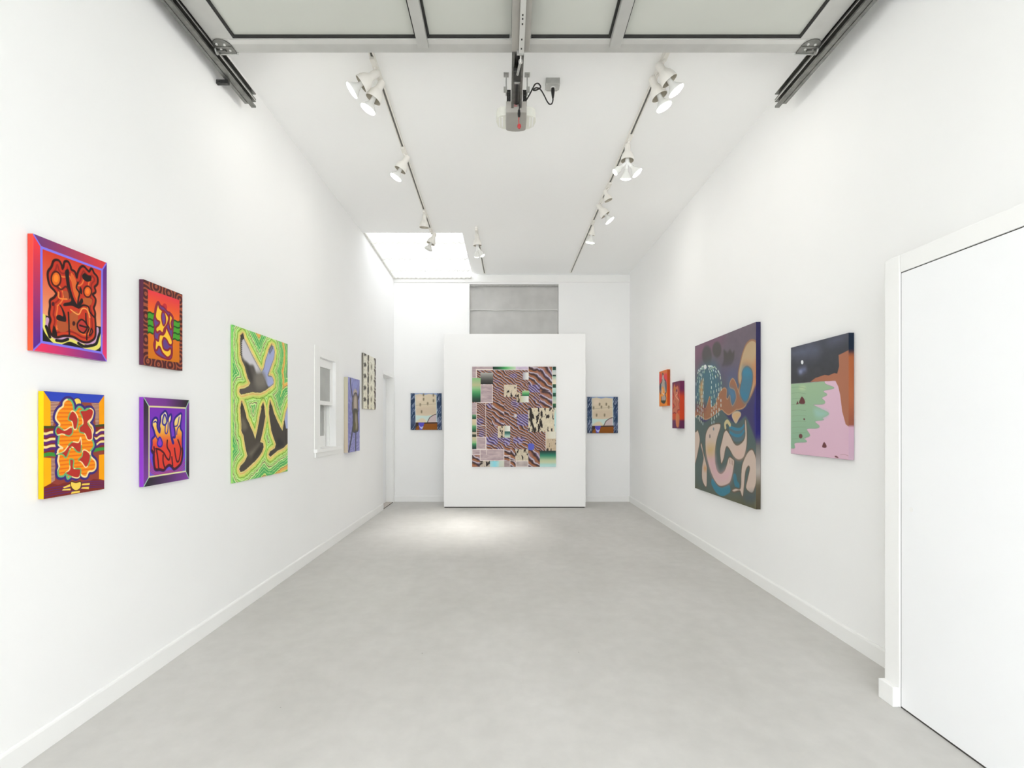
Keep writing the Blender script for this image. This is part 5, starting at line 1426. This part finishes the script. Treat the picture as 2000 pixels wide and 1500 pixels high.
for s, x in ((-1, GX0), (1, GX1)):
    # corner roller bracket with bolts, roller stem and wheel
    bx = x - s * 0.045
    br = MB()
    br.lathe([(0.0, -0.006), (0.055, -0.006), (0.055, -0.001), (0.0, -0.001)], Matrix.Translation((bx - 0.06, GY1 - 0.06 - 1.7, 0)), 18)
    br.box(bx - 0.055 - 0.06, bx + 0.055 - 0.06, GY1 - 0.06 - 1.7, GY1 + 0.002 - 1.7, -0.0085, -0.001)
    brk = br.build('roller_bracket', STEEL, gd)
    MB().box(bx - 0.06 - 0.06, bx + 0.065 - 0.06, GY1 - 1.7, GY1 + 0.004 - 1.7, -0.012, 0.04).build('bracket_lip', ALU_LIGHT, brk)
    for px, py in ((-0.025, -0.08), (0.02, -0.075), (-0.02, -0.04), (0.03, -0.03)):
        MB().lathe([(0, -0.013), (0.007, -0.012), (0.008, -0.006), (0, -0.006)], Matrix.Translation((bx + px - 0.06, GY1 + py - 1.7, 0)), 8).build('bolt', ALU_LIGHT, brk)
    MB().tube([(x - s * 0.05 - 0.06, GY1 - 0.03 - 1.7, -0.012), (x + s * 0.008 - 0.06, GY1 - 0.03 - 1.7, -0.012)], 0.006, 8).build('roller_stem', STEEL, brk)
    MB().lathe([(0, -0.004), (0.02, -0.004), (0.022, 0), (0.02, 0.004), (0, 0.004)], Matrix.Translation((x + s * 0.008 - 0.06, GY1 - 0.03 - 1.7, -0.012)) @ Matrix.Rotation(math.pi / 2, 4, 'Y'), 14).build('roller', GALV, brk)

# side tracks: doubled channels with lips toward the door
for s, xw, lab in ((-1, -1.812, 'steel garage door track running along the left wall'), (1, 1.937, 'steel garage door track running along the right wall')):
    tr = empty('garage_door_track', (xw, 1.8, EYE + 2.28))
    thing(tr, lab, 'door track')
    i = -s                                   # towards the room
    def xo(v): return i * v
    t = 0.004
    for nm, za, zb in (('upper_channel', 0.002, 0.052), ('lower_channel', -0.046, -0.002)):
        m = MB()
        def bx(x0, x1, z0, z1):
            a, b = sorted((xo(x0), xo(x1))); m.box(a, b, 0.3 - 1.8, 3.55 - 1.8, z0, z1)
        bx(-0.002, 0.002, za, zb); bx(0.002, 0.030, zb - t, zb); bx(0.002, 0.030, za, za + t)
        bx(0.026, 0.030, za + t, za + 0.012)
        m.build(nm, STEEL, tr)
    m = MB(); a, b = sorted((xo(-0.024), xo(-0.002))); m.box(a, b, 0.3 - 1.8, 3.5 - 1.8, -0.05, -0.045); m.build('mounting_angle', STEEL, tr)
    a, b = sorted((xo(0.029), xo(0.031))); MB().box(a, b, 0.3 - 1.8, 3.55 - 1.8, -0.004, 0.002).build('bright_edge', ALU_LIGHT, tr)
    # wall brackets and a perforated ceiling hanger
    for y in ((3.25, 1.5) if s < 0 else (1.5,)):
        a, b = sorted((xo(-0.002), (XL if s < 0 else XR) - xw + i * 0.001)); br = MB().box(a, b, y - 1.8, y + 0.02 - 1.8, -0.076, -0.05).build('wall_bracket', DARKMETAL, tr)
        for q in (0.25, 0.6):
            MB().lathe([(0, -0.005), (0.005, -0.005), (0.005, 0), (0, 0)], Matrix.Translation((a + (b - a) * q, y - 1.8, -0.063)) @ Matrix.Rotation(math.pi / 2, 4, 'X'), 8).build('bolt', ALU_LIGHT, br)
    a, b = sorted((xo(-0.012), xo(0.012)))
    hg = MB().box(a, b, 3.2 - 1.8, 3.204 - 1.8, 0.052, CZ - EYE - 2.28).build('ceiling_hanger', DARKMETAL, tr)
    for q in range(4): MB().lathe([(0, -0.002), (0.004, -0.002), (0.004, 0), (0, 0)], Matrix.Translation((0, 3.2 - 1.8, 0.075 + q * 0.035)) @ Matrix.Rotation(math.pi / 2, 4, 'X'), 8).build('bolt', ALU_LIGHT, hg)

# ------------------------------------------------------------------ garage door opener
OC = 0.068
op = empty('garage_door_opener', (OC, 3.4, EYE + 2.2))
thing(op, 'ceiling-hung garage door opener with grey motor housing and cream light covers', 'opener')
Z0 = EYE + 2.2
def obox(name, mat, x0, x1, y0, y1, z0, z1, bev=0.0, par=None):
    o = MB().box(x0, x1, y0 - 3.4, y1 - 3.4, z0, z1, bevel=bev).build(name, mat, op)
    if par: o.parent = par
    return o
# boom: inverted channel with dark slot and chain
m = MB(); m.box(-0.036, -0.020, -3.2, 0.10, 0.0, 0.03); m.box(0.020, 0.036, -3.2, 0.10, 0.0, 0.03); m.box(-0.036, 0.036, -3.2, 0.10, 0.03, 0.034)
rail = m.build('boom_rail', STEEL, op)
obox('belt', BLACK, -0.008, 0.008, 0.25, 3.49, 0.018, 0.022, 0, rail)
# motor housing with a rounded far end
prof = [(-0.072, 0.103), (0.072, 0.103)] + [(0.072 * math.cos(t), 0.305 + 0.027 * math.sin(t)) for t in np.linspace(0, math.pi, 9)]
hs = MB().prism([(x, y) for x, y in prof], 'z', -0.03, 0.049).build('motor_housing', MOTOR, op)
mm = MB().box(-0.070, 0.070, 0.1015, 0.103, -0.028, 0.047); mm.build('front_plate', material('opener_front_plate', (176, 172, 165), 0.5, vary=0.02, scale=10), hs)
for s in (-1, 1):
    pts = [(s * 0.073, 0.15), (s * 0.110, 0.155), (s * 0.136, 0.18), (s * 0.144, 0.23), (s * 0.130, 0.29), (s * 0.098, 0.318), (s * 0.073, 0.325)]
    cv_ = MB().prism(pts, 'z', -0.018, 0.045).build('light_cover', COVER, op)
    for q in (0.10, 0.12):
        MB().box(s * q - 0.004, s * q + 0.004, 0.175, 0.285, -0.021, -0.018).build('rib', TRIM, cv_)
    # perforated hanging angles
    x = s * 0.057 + 0.004
    an = MB().box(x - 0.014, x + 0.014, 0.16, 0.164, 0.049, 0.168).build('perforated_angle', BLACK, op)
    for q in range(5):
        MB().lathe([(0, -0.002), (0.0045, -0.002), (0.0045, 0), (0, 0)], Matrix.Translation((x, 0.16, 0.066 + q * 0.021)) @ Matrix.Rotation(math.pi / 2, 4, 'X'), 8).build('hole_rim', GALV, an)
    MB().box(x + s * 0.018 - 0.004, x + s * 0.018 + 0.004, 0.164, 0.184, 0.14, CZ - Z0).build('hanger_strap', GALV, op)
    MB().box(x + s * 0.018 - 0.018, x + s * 0.018 + 0.018, 0.155, 0.20, CZ - Z0 - 0.006, CZ - Z0).build('strap_foot', GALV, op)
    MB().box(min(x + s * 0.012, x + s * 0.036), max(x + s * 0.012, x + s * 0.036), 0.158, 0.164, 0.15, 0.19).build('strap_clip', GALV, op)
# trolley, door arm and release cord
tr_ = obox('trolley', DARKMETAL, -0.026, 0.022, 3.10, 3.20, -0.022, 0.0, 0.003)
obox('trolley_plate', GALV, -0.018, 0.016, 3.20, 3.215, -0.026, -0.004, 0.001, tr_)
MB().tube([(0.0, 3.13 - 3.4, -0.022), (0.014, 3.03 - 3.4, -0.02)], 0.008, 8).build('curved_arm', GALV, op, True)
MB().lathe([(0, -0.012), (0.012, -0.008), (0.014, 0), (0.012, 0.008), (0, 0.012)], Matrix.Translation((0.016, 3.02 - 3.4, -0.02)), 10).build('arm_joint', ALU_LIGHT, op, True)
MB().box(0.012, 0.020, 2.93 - 3.4, 3.02 - 3.4, -0.030, -0.024).build('arm_rod', TRIM, op)
ba = MB().box(0.004, 0.034, 2.2 - 3.4, 2.94 - 3.4, -0.032, -0.026, bevel=0.001).build('door_arm', ALU_LIGHT, op)
for y in (2.66, 2.685, 2.72, 2.83, 2.90): MB().box(0.014, 0.022, y - 3.4 - 0.006, y - 3.4 + 0.006, -0.0332, -0.032).build('slot', DARKMETAL, ba)
obox('arm_bracket', GALV, -0.008, 0.032, 2.935, 2.945, -0.04, -0.012, 0.001)
MB().tube([(0.018, 0.05, 0.0), (0.022, 0.05, -0.02), (0.018, 0.05, -0.045)], 0.004, 6).build('cord', BLACK, op)
MB().lathe([(0, 0), (0.008, -0.004), (0.011, -0.03), (0.008, -0.05), (0, -0.055)], Matrix.Translation((0.018, 0.05, -0.042)), 10).build('cord_grip', BLACK, op, True)
MB().tube([(0.018, 0.05, -0.09), (0.016, 0.05, -0.12), (0.018, 0.05, -0.145)], 0.003, 6).build('red_cord', RED, op)
MB().lathe([(0, 0.014), (0.012, 0.008), (0.014, -0.006), (0.007, -0.018), (0, -0.02)], Matrix.Translation((0.019, 0.05, -0.155)), 12).build('red_knob', RED, op, True)
MB().box(-0.016, 0.006, 0.1000, 0.1015, 0.01, 0.036).build('warning_tag', material('warning_tag', (205, 150, 148), 0.6, vary=0.05, scale=60), op)

# outlet box on the ceiling and the opener's cord
ob = empty('power_outlet', (0.335, 3.655, CZ))
thing(ob, 'galvanised outlet box screwed to the ceiling beside the opener', 'outlet')
MB().prism([(-0.050, -0.045), (0.050, -0.045), (0.050, 0.03), (0.034, 0.045), (-0.034, 0.045), (-0.050, 0.03)], 'z', -0.04, 0).build('box', GALV, ob)
MB().box(-0.052, 0.052, -0.047, 0.03, -0.043, -0.04, bevel=0.001).build('cover_plate', ALU, ob)
MB().lathe([(0, -0.045), (0.017, -0.0445), (0.018, -0.043), (0, -0.043)], Matrix.Translation((0.004, 0.0, 0)), 16).build('socket', TRIM, ob)
for s in (-1, 1):
    MB().lathe([(0, -0.046), (0.005, -0.045), (0.005, -0.043), (0, -0.043)], Matrix.Translation((s * 0.044, -0.036, 0)), 8).build('screw', ALU_LIGHT, ob)
def spl(p, n=8): return _spline(np.array(p, float), False, n)
def cp(x, z, y): return (x - OC, y - 3.4, z - Z0)
path = [cp(0.339, 3.715, 3.66), cp(0.339, 3.695, 3.655), cp(0.331, 3.668, 3.65), cp(0.312, 3.650, 3.63), cp(0.290, 3.655, 3.60), cp(0.268, 3.668, 3.56), cp(0.240, 3.682, 3.52), cp(0.212, 3.676, 3.49), cp(0.190, 3.655, 3.47), cp(0.185, 3.640, 3.46), cp(0.205, 3.640, 3.46), cp(0.232, 3.660, 3.47), cp(0.236, 3.680, 3.48), cp(0.220, 3.692, 3.47), cp(0.198, 3.674, 3.45), cp(0.182, 3.648, 3.45), cp(0.160, 3.622, 3.48), cp(0.136, 3.602, 3.515)]
cable = MB().tube(spl(path), 0.0048, 8).build('power_cable', BLACK, op, True)
MB().lathe([(0, 0.0), (0.012, 0.0), (0.014, -0.02), (0.011, -0.045), (0.007, -0.07), (0, -0.072)], Matrix.Translation(cp(0.339, 3.783, 3.657)), 12).build('plug', BLACK, cable, True)
MB().box(-0.038, 0.067, -3.1, 2.95 - 3.4, -0.012, -0.002, bevel=0.002).build('boom_cover', MOTOR, op)

# ------------------------------------------------------------------ track lighting
def track(name, p0, p1, lab):
    p0, p1 = Vector(p0), Vector(p1); L = (p1 - p0).length
    t = empty('lighting_track', p0); t.rotation_euler = (0, 0, math.atan2(p1.y - p0.y, p1.x - p0.x))
    thing(t, lab, 'light track', 'ceiling lighting tracks')
    m = MB(); m.box(0, L, -0.017, -0.008, -0.022, 0); m.box(0, L, 0.008, 0.017, -0.022, 0); m.box(0, L, -0.008, 0.008, -0.006, 0)
    m.build('track_body', LAMPW, t)
    MB().box(0.004, L - 0.004, -0.008, 0.008, -0.016, -0.006).build('conductor_slot', TRACKD, t)
    for x in (-0.012, L): MB().box(x, x + 0.012, -0.018, 0.018, -0.023, 0, bevel=0.002).build('end_cap', LAMPW, t)
    return t
track('a', (-0.909, 3.33, CZ), (-0.979, 6.56, CZ), 'long white lighting track on the ceiling that ends at the rooflight')
track('b', (-0.389, 6.375, CZ), (-0.367, 8.30, CZ), 'short white lighting track on the ceiling beside the rooflight')
track('c', (1.069, 3.33, CZ), (1.063, 8.25, CZ), 'long white lighting track on the ceiling nearest the right wall')

def aim(d):
    d = Vector(d).normalized()
    return d.to_track_quat('-Z', 'Y').to_matrix().to_4x4()

def flood_bulb(parent, M, on, power, r=0.047, neck=0.03, spread=176):
    """reflector bulb along local -z; lit ones carry their own spot lamp"""
    body = MB().lathe([(0.0, 0.0), (0.015, 0.0), (0.016, -0.02), (0.018, -neck), (0.030, -neck - 0.022), (r * 0.97, -neck - 0.052), (r, -neck - 0.060)], M, 22).build('bulb', BULBW, parent, True)
    e = -neck - 0.060
    MB().lathe([(r, e), (r * 0.96, e - 0.006), (r * 0.7, e - 0.012), (r * 0.35, e - 0.015), (0, e - 0.016)], M, 22).build('bulb_lens', BULB_ON if on else BULB_OFF, body, True)
    if on and power > 0:
        l = bpy.data.lights.new('bulb_light', 'SPOT'); l.energy = power; l.spot_size = math.radians(spread); l.spot_blend = 1.0
        l.color = (1.0, 0.975, 0.935); l.shadow_soft_size = r
        lo = bpy.data.objects.new('bulb_light', l); scene.collection.objects.link(lo); lo.parent = body
        lo.matrix_local = M @ Matrix.Translation((0, 0, e - 0.022))
    return body

def spotlight(pivot, direction, lab, bulbs=1, on=True, power=1.0, group=None, scale=1.1):
    X, Y, Z = pivot
    t = empty('track_spotlight', (X, Y, CZ - 0.023))
    thing(t, lab, 'spotlight', group)
    dz = Z - (CZ - 0.023)
    # adapter block clipped in the track, stem and swivel
    tx = {True: -0.909 - 0.0217 * (Y - 3.33), False: 1.069}[X < -0.6] if abs(X) > 0.6 else -0.389 + 0.0115 * (Y - 6.375)
    ax = tx - X
    MB().box(ax - 0.016, ax + 0.016, -0.085, 0.015, -0.018, 0.004, bevel=0.003).build('adapter', LAMPW, t)
    MB().tube([(ax, -0.01, -0.01), (ax, -0.01, -0.024), (ax * 0.3, 0, dz + 0.008), (0, 0, dz)], 0.009, 10).build('stem', LAMPW, t, True)
    M = Matrix.Translation((0, 0, dz)) @ aim(direction)
    S = M @ Matrix.Scale(scale, 4)
    # outer and inner skin of the shade as one thin-walled bell
    outer = [(0.0, 0.020), (0.014, 0.018), (0.021, 0.010), (0.023, -0.002), (0.0235, -0.040), (0.030, -0.050), (0.041, -0.066), (0.049, -0.090), (0.052, -0.118)]
    inner = [(0.0495, -0.118), (0.046, -0.090), (0.038, -0.068), (0.026, -0.054), (0.0, -0.050)]
    sh = MB().lathe(outer, S, 24).build('shade', LAMPW, t, True)
    MB().lathe([outer[-1], inner[0]], S, 24).build('rim', LAMPW, sh, True)
    MB().lathe(inner, S, 24).build('shade_lining', LAMPIN, sh, True)
    MB().lathe([(0.0, -0.046), (0.017, -0.046), (0.017, -0.090), (0.0, -0.090)], S, 14).build('socket', TRIM, sh, True)
    if bulbs == 1:
        flood_bulb(t, M @ Matrix.Translation((0, 0, -0.088 * scale)), on, power, r=0.055, neck=0.05)
    elif bulbs > 1:
        hub = M @ Matrix.Translation((0, 0, -0.125 * scale))
        dirs = {2: [((0.45, 0.1, -0.8), 0.030), ((-0.1, 0.55, -0.8), 0.030)], 3: [((-0.75, 0.1, -0.62), 0.028), ((0.0, 0.42, -0.9), 0.046), ((0.64, -0.05, -0.77), 0.049)]}[bulbs]
        MB().lathe([(0, 0.03), (0.016, 0.03), (0.02, 0), (0.012, -0.014), (0, -0.014)], hub, 12).build('splitter', TRIM, t, True)
        for dv, r in dirs:
            Mb = Matrix.Translation(hub.translation) @ aim(dv)
            MB().lathe([(0, 0.0), (0.012, 0.0), (0.014, -0.06), (0, -0.06)], Mb, 12).build('socket_arm', TRIM, t, True)
            flood_bulb(t, Mb @ Matrix.Translation((0, 0, -0.055)), on, power / bulbs, r=r, neck=0.018)
    return t

P = LAMP_POWER
G = 'track spotlights'
spotlight((-0.903, 3.458, 3.755), (-0.798, -0.05, -0.603), 'lit cream track spotlight turned hard toward the left wall, nearest the garage door', power=P * 0.4, group=G)
spotlight((-0.893, 3.562, 3.755), (-0.461, 0.0, -0.887), 'lit cream track spotlight tucked under the one turned hard left', power=P * 0.5, group=G)
spotlight((-0.91, 4.563, 3.755), (-0.494, 0, -0.87), 'lit cream track spotlight alone midway along the left ceiling track', power=P * 0.8, group=G)
spotlight((-0.969, 5.887, 3.765), (-0.05, 0.1, -0.99), 'unlit cream track spotlight without bulb, hanging straight down before the rooflight', bulbs=0, power=0, group=G)
spotlight((-0.927, 6.433, 3.755), (-0.401, 0, -0.916), 'unlit spotlight seen dark against the bright rooflight', on=False, power=0, group=G)
spotlight((-0.386, 6.46, 3.755), (0.05, 0.1, -0.99), 'cream track spotlight with two small bulbs on the short track', bulbs=2, power=P, group=G)
spotlight((1.032, 3.383, 3.755), (0.568, 0, -0.823), 'lit cream track spotlight at the garage door end of the right track', power=P * 0.6, group=G)
spotlight((1.029, 3.525, 3.755), (0.398, 0, -0.918), 'lit cream track spotlight just behind the first one on the right track', power=P * 0.6, group=G)
spotlight((1.06, 4.369, 3.755), (-0.03, 0, -0.999), 'cream track spotlight with three bulbs on a splitter, pointing straight down', bulbs=3, power=P * 1.3, group=G)
spotlight((1.033, 5.232, 3.755), (0.342, 0, -0.94), 'small empty cream spotlight shade beyond the three-bulb lamp', bulbs=0, power=0, group=G, scale=0.85)
spotlight((1.027, 5.58, 3.755), (0.607, 0, -0.794), 'lit cream track spotlight angled at the right wall beyond the empty shade', power=P, group=G)
spotlight((1.071, 6.196, 3.755), (-0.15, 0.25, -0.95), 'lit slim track spotlight farthest along the right track', power=P, group=G, scale=0.8)
